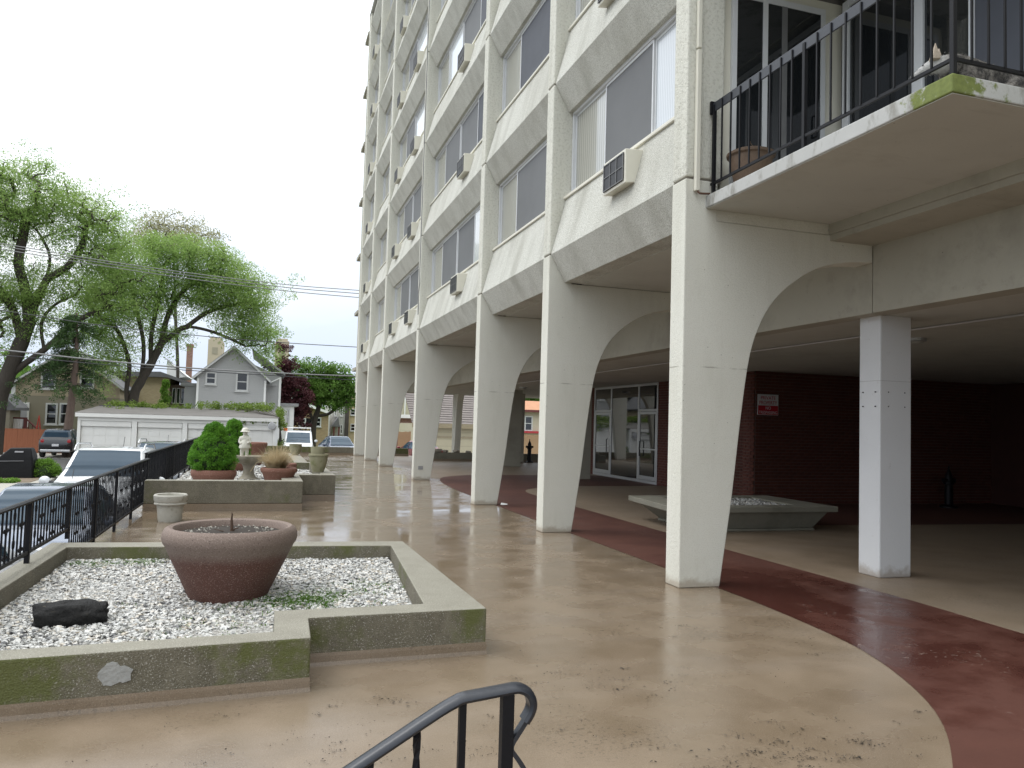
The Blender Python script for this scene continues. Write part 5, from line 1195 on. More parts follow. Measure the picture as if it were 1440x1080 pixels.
for i in range(120):
    x = random.uniform(-8.6, .6) if i < 100 else random.uniform(-2, .5); cs.append((x, GY+random.uniform(5.6,6.5) if i < 80 else GY+random.uniform(3.5,6.5), gt+.42+random.uniform(.0,.24)+(.12 if x > -4 else 0))); rs.append(random.uniform(.12,.3))
for i in range(34): cs.append((gx1+random.uniform(.1,.4), GY+random.uniform(.1,1.2), random.uniform(GZ, 2.15))); rs.append(random.uniform(.16,.28))
for i in range(16): cs.append((random.uniform(-1.6,gx1), GY-.08, gt-.12-random.uniform(0,.18))); rs.append(random.uniform(.06,.12))
for i in range(14): cs.append((gx1+.25, GY+random.uniform(.2,6), random.uniform(1.4,2.2))); rs.append(.25)
leaf_cloud('leaves', cs, rs, 10500, .08, ivy_m, IV, .8, .2, 0, 1, 3)
m = MB()
for i in range(6): m.tube([(gx1+.18+.04*i, GY+.2+.15*i, GZ),(gx1+.22+.03*i, GY+.25+.15*i, .4),(gx1+.2, GY+.3+.2*i, 1.7),(gx1-.5-.4*i, GY+4.5, 2.2)], .015, 5)
m.build('stems', bark_m, IV)
# -- beige house on the left
HB = root('beige_house', 'tan two-storey stucco house with white trimmed windows beyond the orange fence', 'house', (-18, 66, GZ))
tan_up, tan_lo = simple('tan_stucco', (.40,.33,.235), .9, .08, 1), simple('olive_stucco', (.25,.225,.165), .9, .08, 1)
Yb = 62.0; xl, xr = at(18,560,Yb).x, at(168,560,Yb).x; zmid = at(70,557,Yb).z
MB().box(xl, xr, Yb-.02, Yb+9, GZ, zmid).build('lower_wall', tan_lo, HB)
zE, zP = at(20,540,Yb).z, at(95,492,Yb).z
gable(HB, Yb, 9, xl, xr, zmid+.002, zE, zP, tan_up, shing)
for q in ((57,520,80,547),(112,519,134,546)): win(HB, Yb, *q)
for q in ((63,567,82,597),(82.5,567,101,597)): win(HB, Yb-.02, *q)
a, b_ = at(22,600,Yb), at(42,566,Yb); d = MB().box(a.x, b_.x, Yb-.1, Yb-.021, a.z, b_.z).build('door', white_m, HB); MB().box(a.x+.12, b_.x-.12, Yb-.12, Yb-.101, a.z, b_.z-.12).build('door_leaf', simple('grey_door', (.4,.41,.43), .5), d)
MB().box(xl-.1, xl+.15, Yb-.1, Yb+.1, GZ, zE).build('corner_board', white_m, HB)
# -- deck, trellis, small shed, fence on the left
DK = root('porch_deck', 'maroon porch railing with pale pickets behind the orange fence', 'porch', (at(15,600,58).x, 58, GZ))
mar = simple('maroon_paint', (.12,.025,.022), .6); Yd = 58
a, b_ = at(8,603,Yd), at(36,587,Yd)
MB().box(a.x-3, b_.x, Yd, Yd+3, GZ, a.z-.35).build('deck', mar, DK); MB().box(a.x-3, b_.x+.1, Yd-.05, Yd+.05, b_.z-.1, b_.z).build('rail', mar, DK); MB().box(b_.x-.1, b_.x+.1, Yd-.06, Yd+.06, GZ, b_.z).build('post', mar, DK); MB().box(a.x-.1, a.x+.1, Yd-.06, Yd+.06, GZ, b_.z+.05).build('post', mar, DK)
for i in range(9):
    x = a.x+.2+(b_.x-a.x-.4)*i/8; MB().box(x-.03, x+.03, Yd-.02, Yd+.02, a.z-.35, b_.z-.1).build('picket', white_m, DK)
MB().tube([(b_.x,Yd,b_.z-.05),(b_.x+1.0,Yd,b_.z-1.0)], .05, 4).build('stair_rail', mar, DK)
for i in range(4):
    x = b_.x+.2+.22*i; MB().box(x-.025, x+.025, Yd-.02, Yd+.02, GZ, b_.z-.05-(x-b_.x)*.95).build('picket', mar, DK)
TR = root('obelisk_trellis', 'small red garden obelisk trellis beside the beige house', 'trellis', (at(54,600,57.5).x, 57.5, GZ))
rp = simple('red_trellis_paint', (.4,.05,.03), .6); t0, tp_ = at(54,603,57.5), at(54,584,57.5); m = MB()
for sx_, sy_ in ((-1,-1),(1,-1),(1,1),(-1,1)): m.tube([(t0.x+sx_*.28,57.5+sy_*.28,GZ),(t0.x,57.5,tp_.z)], .025, 4)
m.build('legs', rp, TR)
for q in (.3,.5,.7):
    z_ = GZ+(tp_.z-GZ)*q; r_ = .28*(1-q)+.02; MB().tube([(t0.x-r_,57.5-r_,z_),(t0.x+r_,57.5-r_,z_),(t0.x+r_,57.5+r_,z_),(t0.x-r_,57.5+r_,z_),(t0.x-r_,57.5-r_,z_)], .02, 4).build('ring', rp, TR)
OF = root('board_fence', 'orange brown wooden board fence beyond the black SUV', 'fence', (at(30,640,56).x, 56, GZ))
k = N('orange_boards'); c = k.mix(k.noise(2, 5, .6, (4,4,.5)), (.26,.085,.04), (.38,.15,.08)); k.base(c).rough(.8); of_m = k.m
x = at(-60,620,56).x; zt_ = at(30,603,56).z; xe = at(108,600,56).x; bd = MB().box(0,.285,0,.03,0,zt_-GZ).mesh('board'); bd.materials.append(of_m)
while x < xe: inst('board', bd, (x, 56+random.uniform(-.006,.006), GZ+random.uniform(-.015,.015)), OF); x += .29
MB().box(at(-60,620,56).x, xe, 56.031, 56.09, zt_-.3, zt_-.2).build('rail', of_m, OF)
SHD = root('shed', 'corner of a low tan shed with dark roof behind the orange fence', 'shed', (at(-10,600,57).x, 57, GZ)); q = at(12,590,57)
MB().box(q.x-6, q.x, 57.2, 59.5, GZ, at(10,576,57).z).build('wall', tan_lo, SHD)
MB().prism([(q.x-6, at(0,545,57).z+.2),(at(0,552,57).x, at(0,552,57).z),(at(22,573,57).x, at(22,573,57).z),(at(22,577,57).x, at(22,577,57).z),(q.x-6, at(22,577,57).z)], 57.0, 60, 'y').build('roof', shing, SHD)
# -- grill and shrub on the verge
GR = root('covered_grill', 'barbecue grill under a black fitted cover beside the round green shrub', 'grill', (-8.55, 33.4, GZ+.13)); cov = simple('black_cover', (.006,.006,.007), .55, .3, 5, 1.0, 7, spec=.25)
zg = GZ+.12
MB().add([(-9.25,33.1,zg),(-7.98,33.1,zg),(-7.98,33.8,zg),(-9.25,33.8,zg),(-9.2,33.12,zg+.7),(-8.02,33.12,zg+.72),(-8.02,33.78,zg+.85),(-9.2,33.78,zg+.72),(-8.78,33.2,zg+1.12),(-8.12,33.2,zg+1.13),(-8.12,33.7,zg+1.12),(-8.78,33.7,zg+1.1)],
         [(0,1,5,4),(1,2,6,5),(2,3,7,6),(3,0,4,7),(4,5,9,8),(5,6,10,9),(6,7,11,10),(7,4,8,11),(8,9,10,11)]).build('cover', cov, GR, bevel=.05, seg=3, smooth=35)
MB().box(-8.62,-8.34,33.135,33.16,zg+.95,zg+1.0).build('cover_label', simple('grey_label', (.4,.4,.42), .5), GR)
MB().tube([(-9.25,33.08,zg+.62),(-8.3,33.08,zg+.64)], .012, 4).build('strap', simple('grey_strap', (.15,.15,.16), .6), GR)
BX = root('boxwood', 'round bright green boxwood shrub beside the covered grill', 'shrub', (-7.72, 33.7, zg)); cs = []; rs = []
for i in range(150):
    a = random.uniform(0,6.28); el = random.uniform(0,1.4); r_ = .42; cs.append((-7.72+r_*1.25*math.cos(a)*math.cos(el)*.95, 33.7+r_*math.sin(a)*math.cos(el), zg+.12+.5*math.sin(el))); rs.append(random.uniform(.08,.15))
leaf_cloud('foliage', cs, rs, 9000, .045, box_m, BX, .55, .2, .3, 1, 11); MB().lathe([(.38,.02),(.44,.25),(.3,.5),(.05,.58)], (-7.72,33.7,zg), 14).build('inner_twigs', MATS['inner_twig'], BX)
cs = [(-8.3+random.uniform(-.5,.3), 31.2+random.uniform(-.4,.4), zg+.06) for _ in range(20)]; o = leaf_cloud('low_plants', cs, [.14]*20, 2500, .07, box_m, None, .4, 0, .6, .6, 13); tag(o, 'patch of low green plants at the kerb in front of the shrub', 'plants', kind='stuff')
# -- yellow house with dark roof and tall chimney
HY = root('yellow_house', 'yellow brick bungalow with dark roof and tall red chimney behind the garage', 'house', (-8.5, 74, GZ)); Yy = 68.0
xl, xr = at(203,560,Yy).x, at(243,560,Yy).x; ze = at(235,530,Yy).z
MB().box(xl-2, xr-.3, Yy, Yy+8, GZ, ze).build('wall', yelbrick, HY)
MB().box(xr-.295, at(262,560,Yy).x, Yy+.4, Yy+8, GZ, ze-.6).build('sunroom', simple('brown_siding', (.12,.085,.065), .8), HY)
for i in range(4):
    xa = xr-.1+i*.33; s_ = MB().box(xa, xa+.26, Yy+.32, Yy+.39, ze-2.1, ze-.85).build('window', trim, HY); MB().box(xa+.04, xa+.22, Yy+.30, Yy+.319, ze-2.05, ze-.9).build('pane', glass_dark, s_)
r_ = MB().prism([(xl-2.6, ze+.2), (at(227,516,Yy).x, at(227,523,Yy).z), (at(268,538,Yy).x, at(268,538,Yy).z), (at(268,542,Yy).x, at(268,542,Yy).z), (at(236,528,Yy).x, ze-.05), (xl-2.6, ze-.1)], Yy-.5, Yy+8.5, 'y').build('roof', shing, HY)
MB().prism([(at(228,532,Yy).x, at(228,531,Yy).z), (at(229,505,Yy).x, at(229,503,Yy).z), (at(259,528,Yy).x, at(259,527,Yy).z)], Yy+3, Yy+8.6, 'y').build('dormer', white_m, HY)
MB().add([(at(226,500,Yy+2.9).x,Yy+2.9,at(226,499,Yy+2.9).z),(at(262,530,Yy+2.9).x,Yy+2.9,at(262,529,Yy+2.9).z),(at(262,530,Yy+2.9).x,Yy+9,at(262,529,Yy+2.9).z),(at(226,500,Yy+2.9).x,Yy+9,at(226,499,Yy+2.9).z)]*1, [(0,1,2,3)]).build('dormer_roof', shing, HY)
a, b_ = at(261,523,78), at(271,487,78); MB().box(a.x, b_.x, 78, 78.7, GZ, b_.z).build('chimney', farbrick, HY); MB().box(a.x-.06, b_.x+.06, 77.94, 78.76, b_.z, b_.z+.2).build('chimney_cap', farbrick, HY)
CN = root('conical_shrub', 'bright green conical shrub in front of the yellow house', 'shrub', (at(232,560,64).x, 64, GZ)); q = at(232,560,64); tp_ = at(232,537,64).z; cs = []; rs = []
for i in range(90):
    t = random.random(); r_ = 1.1*(1-t)*random.uniform(.6,1); a = random.uniform(0,6.28); cs.append((q.x+r_*math.cos(a), 64+r_*math.sin(a), GZ+t*(tp_-GZ))); rs.append(.28)
leaf_cloud('foliage', cs, rs, 7000, .13, box_m, CN, .5, .1, .4, 1, 21); MB().tube([(q.x,64,GZ),(q.x,64,tp_-.3)], [.1,.03], 6).build('trunk', bark_m, CN)
# -- grey gabled house
HG = root('grey_house', 'grey clapboard gabled house with white trim behind the white garage', 'house', (-1.5, 62, GZ)); Yg = 57.5
gs = siding('grey_clapboard', (.42,.42,.42)); xl, xr = at(277,540,Yg).x, at(374,540,Yg).x; ze = at(277,529,Yg).z; zp = at(328,490,Yg).z
gable(HG, Yg, 10, xl, xr, GZ, ze, zp, gs, roofgr, at(329,500,Yg).x)
for q in ((288.5,523,305,540.5),(331,524,350,550)): win(HG, Yg, *q)
xa, xb = xr+.002, at(395,540,Yg+1.5).x
MB().prism([(xa-2.8,GZ),(xb,GZ),(xb,at(395,530,Yg+1.5).z),(xa-2.8,at(357,497,Yg+1.5).z)], Yg+1.5, Yg+9, 'y').build('wing', gs, HG)
p0, p1 = at(355,494,Yg+1.4), at(401,528,Yg+1.4); MB().prism([(p0.x,p0.z),(p1.x,p1.z),(p1.x,p1.z+.16),(p0.x,p0.z+.16)], Yg+1.2, Yg+9.3, 'y').build('roof', roofgr, HG)
MB().box(xb-.14, xb+.02, Yg+1.44, Yg+1.499, GZ, at(395,532,Yg+1.5).z).build('corner_board', white_m, HG); MB().box(xr-.12, xr+.02, Yg-.04, Yg-.002, GZ, ze-.1).build('corner_board', white_m, HG)
MB().box(xl-.02, xl+.12, Yg-.04, Yg-.002, GZ, ze-.1).build('corner_board', white_m, HG)
MB().tube([(xb,Yg+1.4,at(395,531,Yg+1.5).z),(at(380,537,Yg+1.3).x,Yg+1.3,at(380,538,Yg+1.3).z)], .05, 6).build('gutter_pipe', white_m, HG)
q = at(383,543,Yg+1.3); MB().lathe([(.01,0),(.3,.05),(.33,.1)], (q.x,Yg+1.3,q.z), 14).build('satellite_dish', simple('dish_grey', (.5,.5,.52), .5), HG)
xa, xb = at(398,590,Yg+3).x, at(413,590,Yg+3).x; MB().box(xa-1, xb, Yg+3, Yg+8, GZ, at(400,571,Yg+3).z).build('porch', white_m, HG); MB().box(xa-1.2, xb+.3, Yg+2.8, Yg+8.2, at(400,571,Yg+3).z, at(400,567,Yg+3).z).build('porch_roof', roofgr, HG); win(HG, Yg+3, 402, 575, 408, 598)
MB().box(at(273,530,Yg+4).x-.6, at(277,530,Yg+4).x+.05, Yg+4, Yg+8, GZ, at(275,543,Yg+4).z).build('side_wing', gs, HG); MB().box(at(271,530,Yg+4).x-.8, at(279,530,Yg+4).x-.01, Yg+3.8, Yg+8.2, at(275,543,Yg+4).z+.002, at(275,539,Yg+4).z).build('side_roof', roofgr, HG)
# -- tan high-rise far behind
tanp = simple('tan_panel', (.44,.38,.28), .9, .06, .3); tanf = simple('tan_frame', (.3,.27,.2), .8)
for (xa, xb, yt, Yq, lb) in ((293,313,478,160,'plain tan tower block rising behind the red chimney'), (388,407,480,165,'plain tan tower block rising behind the maroon maple')):
    a, b_ = at(xa,yt,Yq), at(xb,yt,Yq); HT = root('tan_tower', lb, 'building', ((a.x+b_.x)/2, Yq, GZ))
    MB().box(a.x, b_.x, Yq, Yq+9, GZ, b_.z).build('wall', tanp, HT); MB().box(a.x+.3, b_.x-.3, Yq+.3, Yq+8.7, b_.z, b_.z+.5).build('parapet', tanp, HT)
    for r2 in range(4): MB().box((a.x+b_.x)/2-.5, (a.x+b_.x)/2+.5, Yq-.08, Yq-.002, b_.z-2.8-r2*3, b_.z-1.5-r2*3).build('window', tanf, HT)
# -- brick bungalow, grey and cream flats to the right
HU = root('brick_bungalow', 'brown brick bungalow with white fascia behind the green street tree', 'house', (5, 82, GZ)); Yu = 78.0
xl, xr = at(404,590,Yu).x, at(462,590,Yu).x; zl, zr = at(410,565,Yu).z, at(462,582,Yu).z
MB().prism([(xl-3,GZ),(xr,GZ),(xr,zr),(at(436,575,Yu).x,at(436,573,Yu).z),(xl-3,at(405,563,Yu).z)], Yu, Yu+9, 'y').build('wall', tanbrick, HU)
MB().prism([(xl,at(430,588,Yu).z),(at(428,588,Yu).x,at(430,588,Yu).z),(at(436,575,Yu).x,at(436,575,Yu).z),(xl,at(410,572,Yu).z)], Yu-.05, Yu-.002, 'y').build('red_gable', simple('maroon_panel', (.13,.03,.03), .8), HU)
p0, p1 = at(405,561,Yu), at(465,583.5,Yu); MB().prism([(p0.x-3,p0.z+.4),(p0.x,p0.z),(p1.x,p1.z),(p1.x,p1.z+.22),(p0.x,p0.z+.3),(p0.x-3,p0.z+.7)], Yu-.6, Yu+9.5, 'y').build('roof', white_m, HU)
for q in ((420,588,430.5,600),(441.5,587,452,600)): win(HU, Yu, *q)
MB().box(at(427,600,Yu).x, at(441,600,Yu).x, Yu-.03, Yu-.001, at(430,600,Yu).z, at(430,588,Yu).z).build('window', glass_dark, HU)
HF = root('grey_flats', 'pale grey two-storey flats with small porch beyond the blue car', 'house', (8.2, 90, GZ)); Yf = 84.0; pg = siding('pale_grey_siding', (.44,.43,.4), .16)
xl, xr = at(467,590,Yf).x, at(489,590,Yf).x; MB().box(xl, xr, Yf, Yf+10, GZ, at(470,560,Yf).z).build('wall', pg, HF); MB().box(xl-.3, xr+.02, Yf-.3, Yf+10.3, at(470,560,Yf).z, at(470,556,Yf).z).build('roof', shing, HF)
for q in ((470,575,473.5,585),(478,575,482,585),(478,597,482,610)): win(HF, Yf, *q, fr=.08)
p0 = at(466,597,Yf-.1); MB().prism([(p0.x-.1,p0.z-.2),(at(476,592,Yf).x,p0.z-.2),(at(474,588,Yf).x,at(474,586,Yf).z)], Yf-1.5, Yf-.002, 'y').build('porch_roof', shing, HF); MB().box(p0.x+.1, p0.x+.25, Yf-1.4, Yf-1.25, GZ, p0.z-.2).build('porch_post', mar, HF); MB().box(at(474,600,Yf).x, at(474,600,Yf).x+.15, Yf-1.4, Yf-1.25, GZ, p0.z-.2).build('porch_post', mar, HF)
MB().box(xr-.3, xr+.1, Yf-.15, Yf-.002, GZ, at(470,561,Yf).z).build('downpipe', simple('dark_brown', (.06,.05,.045), .8), HF)
HC = root('cream_flats', 'cream brick flats with brown band beside the far corner of the tower', 'house', (11, 92, GZ)); xl = xr+.12; MB().box(xl, xl+5, Yf+.3, Yf+10, GZ, at(490,560,Yf).z+.6).build('wall', yelbrick, HC); MB().box(xl-.1, xl+5.1, Yf+.2, Yf+10.1, at(490,560,Yf).z+.602, at(490,556,Yf).z+.7).build('roof', shing, HC)
for q in ((492.5,575,500,584),(492.5,596,500,606)): win(HC, Yf+.3, *q, fr=.08)
# -- seen under the building: shingled garage, brick cottage, siding house, wooden fence, cottage with window
HS = root('shingled_garage', 'cream garage with broad weathered shingle roof seen between the legs', 'garage', (14, 58, GZ)); Ys = 55.0
xl, xr = at(584,600,Ys).x, at(712,600,Ys).x; ze = at(640,597,Ys).z; gsd = siding('cream_siding', (.5,.46,.34), .5)
MB().box(xl, xr, Ys, Ys+7, GZ, ze).build('wall', gsd, HS)
k = N('weathered_shingle'); k.base(k.mix(k.noise(1.4, 6, .7, (1.2,.5,5)), (.11,.095,.09), (.25,.22,.205))).rough(.95); wshm = k.m
nrow = 14; zr = at(640,553,Ys+4).z
for i in range(nrow):
    t0_, t1_ = i/nrow, (i+1)/nrow
    MB().prism([(Ys-.4+4*t0_, ze+(zr-ze)*t0_), (Ys-.4+4*t1_+.1, ze+(zr-ze)*t1_), (Ys-.4+4*t1_+.1, ze+(zr-ze)*t1_+.05), (Ys-.4+4*t0_, ze+(zr-ze)*t0_+.065)], xl-.3, xr+.3, 'x').build('shingle_course', wshm, HS)
MB().box(xl-.3, xr+.3, Ys-.42, Ys-.3, ze-.28, ze+.05).build('fascia', simple('tan_fascia', (.32,.27,.18), .8), HS)
MB().box(xl+.2, xr-.2, Ys-.03, Ys-.002, ze-1.0, ze-.85).build('door_header', simple('tan_band', (.36,.31,.22), .8), HS)
HR2 = root('brick_cottage', 'red brick cottage with white eave seen between the far legs', 'house', (12.2, 66, GZ)); Yr = 64.0; xl, xr = at(561,600,Yr).x, at(600,600,Yr).x
MB().box(xl-1, xr, Yr, Yr+6, GZ, at(570,588,Yr).z).build('wall', farbrick, HR2); MB().box(xl-1.3, xr+.2, Yr-.4, Yr+6.2, at(570,588,Yr).z, at(570,583,Yr).z).build('roof', white_m, HR2); MB().box(at(573,600,Yr).x, at(578,600,Yr).x, Yr-.06, Yr-.002, GZ, at(575,600,Yr).z).build('door', mar, HR2)
HW = root('siding_house', 'tall cream vertical siding house above the brick cottage', 'house', (14, 76, GZ)); MB().box(at(566,560,74).x, at(600,560,74).x, 74, 82, GZ, at(580,540,74).z).build('wall', gsd, HW); MB().box(at(569,560,74).x, at(570.5,560,74).x, 73.9, 73.99, GZ, at(580,541,74).z).build('downpipe', white_m, HW); MB().box(at(565,560,74).x, at(601,560,74).x, 73.5, 82.5, at(580,540,74).z, at(580,537,74).z).build('roof', shing, HW)
WF = root('board_fence', 'unpainted tan wooden board fence seen under the building', 'fence', (15, 52, GZ)); k = N('tan_boards'); k.base(k.mix(k.noise(2, 5, .6, (4,4,.5)), (.3,.19,.1), (.46,.31,.18))).rough(.85); tb = k.m
x = at(560,610,52.5).x; zt_ = at(570,607,52.5).z; bd2 = MB().box(0,.14,0,.025,0,zt_-GZ).mesh('board'); bd2.materials.append(tb)
while x < at(576,610,52.5).x: inst('board', bd2, (x, 52.5, GZ+random.uniform(-.03,.02)), WF); x += .145
x = at(715,610,52.5).x
while x < at(775,610,52.5).x: inst('board', bd2, (x, 52.5, GZ+random.uniform(-.03,.02)), WF); x += .145
MB().box(at(560,610,52.5).x, at(576,610,52.5).x, 52.527, 52.58, zt_-.4, zt_-.3).box(at(715,610,52.5).x, at(775,610,52.5).x, 52.527, 52.58, zt_-.4, zt_-.3).build('rail', tb, WF)
HO = root('orange_roof_house', 'cream house with orange roof and white window seen under the building', 'house', (21, 72, GZ)); Yo = 66.0; xl, xr = at(700,600,Yo).x, at(800,600,Yo).x; ze = at(740,577,Yo).z
MB().box(xl, xr, Yo, Yo+6, GZ, ze).build('wall', simple('cream_render', (.5,.44,.34), .9), HO); MB().prism([(Yo-.5,ze),(Yo+3,at(740,562,Yo).z),(Yo+6.5,ze)], xl-.3, xr+.3, 'x').build('roof', simple('orange_shingle', (.4,.2,.11), .9, .2, 3), HO); MB().box(xl, xr, Yo-.56, Yo-.48, ze-.16, ze+.05).build('fascia', mar, HO); win(HO, Yo, 737, 585, 749, 606); MB().box(xl, xr, Yo-.3, Yo-.002, at(740,609,Yo).z, at(740,606,Yo).z).build('red_band', simple('red_paint', (.4,.03,.04), .6), HO)
# ================================================================== TREES
def tree(name, label, base, limbs, crowns, leaf, bark, n_clump, n_leaf, lsize, clump_r, trunk_r, seed, asp=.4, twig=True, group=None, droop=0, gap=1.0):
    """limbs: polylines of world points (main structure, first starts at base); crowns: ellipsoids (centre, radii).
    clumps are spread through the crowns and each is joined to the nearest wood by a bent branch."""
    rnd = random.Random(seed); R_ = root(name, label, 'tree', base, group)
    nodes = []; par = []; 
    def addnode(p, q): nodes.append(Vector(p)); par.append(q); return len(nodes)-1
    for li, L in enumerate(limbs):
        pts = cat(L, 4) if len(L) > 2 else [Vector(p) for p in L]
        if li == 0: prev = addnode(pts[0], -1); rest = pts[1:]
        else:
            prev = min(range(len(nodes)), key=lambda i: (nodes[i]-pts[0]).length); rest = pts[1:]
        for p in rest: prev = addnode(p, prev)
    clumps = []
    vol = [c[1][0]*c[1][1]*c[1][2] for c in crowns]; tot = sum(vol)
    for (c, r), v in zip(crowns, vol):
        for _ in range(max(3, int(n_clump*v/tot))):
            while True:
                d = Vector((rnd.uniform(-1,1), rnd.uniform(-1,1), rnd.uniform(-1,1)))
                if .15 < d.length < 1: break
            d = d*(d.length**-.35)
            clumps.append(Vector((c[0]+d.x*r[0], c[1]+d.y*r[1], c[2]+d.z*r[2])))
    N0 = len(nodes); cnt = nodes[:]
    clumps.sort(key=lambda q: min((q-nodes[i]).length for i in range(N0)))
    arr = np.array([tuple(n) for n in nodes]); tips = []
    for q in clumps:
        d = np.linalg.norm(arr-np.array(q), axis=1)+.35*np.maximum(0, arr[:,2]-q.z); j = int(np.argmin(d)); a = nodes[j]; l = (q-a).length
        m1 = a.lerp(q, .4)+Vector((rnd.gauss(0,.09)*l, rnd.gauss(0,.09)*l, rnd.gauss(.05,.07)*l)); m2 = a.lerp(q, .75)+Vector((rnd.gauss(0,.07)*l, rnd.gauss(0,.07)*l, rnd.gauss(.05,.06)*l))
        p = addnode(m1, j); p = addnode(m2, p); p = addnode(q, p); tips.append(p); arr = np.vstack([arr, np.array([tuple(m1), tuple(m2), tuple(q)])])
    w = [0.0]*len(nodes)
    for t in tips: w[t] += 1
    for i in range(len(nodes)-1, -1, -1):
        if par[i] >= 0: w[par[i]] += w[i]
    # limb nodes may precede their descendants out of order only upward, so one pass is enough
    W0 = max(w[0], 1); rad = [max(.010, trunk_r*(max(x, .25)/W0)**.46) for x in w]
    kids = {}
    for i, p in enumerate(par):
        if p >= 0: kids.setdefault(p, []).append(i)
    m = MB(); stack = [(0, None)]
    while stack:
        i, frm = stack.pop(); chain = [i] if frm is None else [frm, i]
        while True:
            ks = kids.get(chain[-1], [])
            if not ks: break
            ks = sorted(ks, key=lambda x: -w[x]); chain.append(ks[0])
            for x in ks[1:]: stack.append((x, chain[-2]))
        rs = [rad[x] for x in chain]
        if frm is not None: rs[0] = min(rs[0], rs[1]*1.15)
        m.tube([nodes[x] for x in chain], rs, 8 if rs[0] > .12 else 5, False)
    m.build('trunk', bark, R_, smooth=80)
    cs = []; rs = []
    for t in tips:
        q = nodes[t]; r_ = clump_r*rnd.uniform(.55, 1.3)
        cs.append(tuple(q)); rs.append((r_*1.15, r_*1.15, r_*.62))
        for _ in range(2):
            o = Vector((rnd.gauss(0,1), rnd.gauss(0,1), rnd.gauss(0,.5)))*r_*.75; cs.append(tuple(q+o)); rs.append((r_*.6, r_*.6, r_*.36))
        if droop:
            cs.append((q.x+rnd.gauss(0,.3)*r_, q.y, q.z-droop*rnd.random())); rs.append((r_*.45, r_*.45, r_*.8))
    leaf_cloud('crown', cs, rs, n_leaf, lsize, leaf, R_, asp, 0, -.2, 1, seed)
    return R_
def px(Y, *pts): return [at(x, y, Y) for x, y in pts]
def el(Y, lst, dz=.9):
    o = []
    for (x, y, rx, ry) in lst:
        c = at(x, y, Y); s = Y/FPX*1.05; o.append((tuple(c), (rx*s, min(rx, ry)*s*dz, ry*s)))
    return o
Ya = 53.0; b0 = at(-6, 600, Ya); b0.z = GZ
tree('locust_tree', 'large locust tree with dark forking trunk over the orange board fence', b0,
     [[b0]+px(Ya,(-2,565),(8,535),(22,500),(38,462),(48,430)), px(Ya,(8,535),(30,515),(62,492),(95,462),(120,445),(150,432)), px(Ya,(30,480),(20,440),(8,420),(-20,400)), px(Ya,(40,455),(36,410),(26,370),(33,330),(38,300)), px(Ya,(48,430),(62,400),(70,362),(56,330),(45,318)), px(Ya,(60,395),(95,375),(115,345),(120,320)), px(Ya,(62,492),(58,455),(75,430),(105,415))],
     el(Ya, [(38,262,52,34),(15,285,50,40),(75,290,30,26),(118,295,42,34),(140,325,40,30),(105,330,38,26),(-40,300,60,55),(20,395,60,26),(75,405,55,24),(135,390,55,28),(165,370,40,30),(-40,400,50,30),(110,435,60,22),(180,420,40,24),(60,450,40,20),(0,455,40,22),(-30,480,30,24)]),
     loc_m, bark_m, 400, 104000, .148, .95, .46, 3, .36, droop=.9)
Yb2 = 57.0; b0 = at(184, 590, Yb2); b0.z = GZ
tree('locust_tree', 'broad locust tree with spreading limbs rising behind the white garage', b0,
     [[b0]+px(Yb2,(188,560),(197,538),(212,512),(226,485)), px(Yb2,(180,575),(178,548),(182,515),(176,490),(166,465),(158,445)), px(Yb2,(226,485),(243,470),(262,460),(290,464),(318,474),(345,487)), px(Yb2,(226,485),(234,450),(246,425),(262,405),(285,390)), px(Yb2,(212,512),(213,470),(220,435),(226,405),(232,370)), px(Yb2,(197,538),(202,500),(200,470),(190,430),(185,400)), px(Yb2,(262,460),(290,440),(320,430),(350,425)), px(Yb2,(166,465),(140,445),(115,440))],
     el(Yb2, [(235,352,48,24),(285,362,45,24),(200,365,45,26),(320,385,40,26),(345,415,38,30),(300,405,55,24),(235,395,55,26),(180,400,45,24),(150,425,45,24),(265,428,50,16),(362,450,26,28),(335,455,36,22),(120,455,36,18),(372,482,20,22),(200,440,40,16),(140,478,36,24),(155,510,26,22),(255,470,30,14),(215,465,26,16),(378,500,12,14)]),
     loc_m, bark_m, 400, 116000, .148, .95, .33, 5, .36, droop=1.5)
Yc = 70.0; b0 = at(250, 600, Yc); b0.z = GZ
tree('pale_tree', 'thin pale budding tree rising above the broad locust', b0, [[b0]+px(Yc,(250,520),(247,450),(245,380),(243,330)), px(Yc,(247,450),(225,400),(210,350)), px(Yc,(247,430),(268,380),(275,340))], el(Yc, [(245,318,42,20),(215,335,34,20),(272,335,34,22),(240,345,50,22)]), loc2_m, bark_m, 110, 9000, .2, .9, .13, 8, .4)
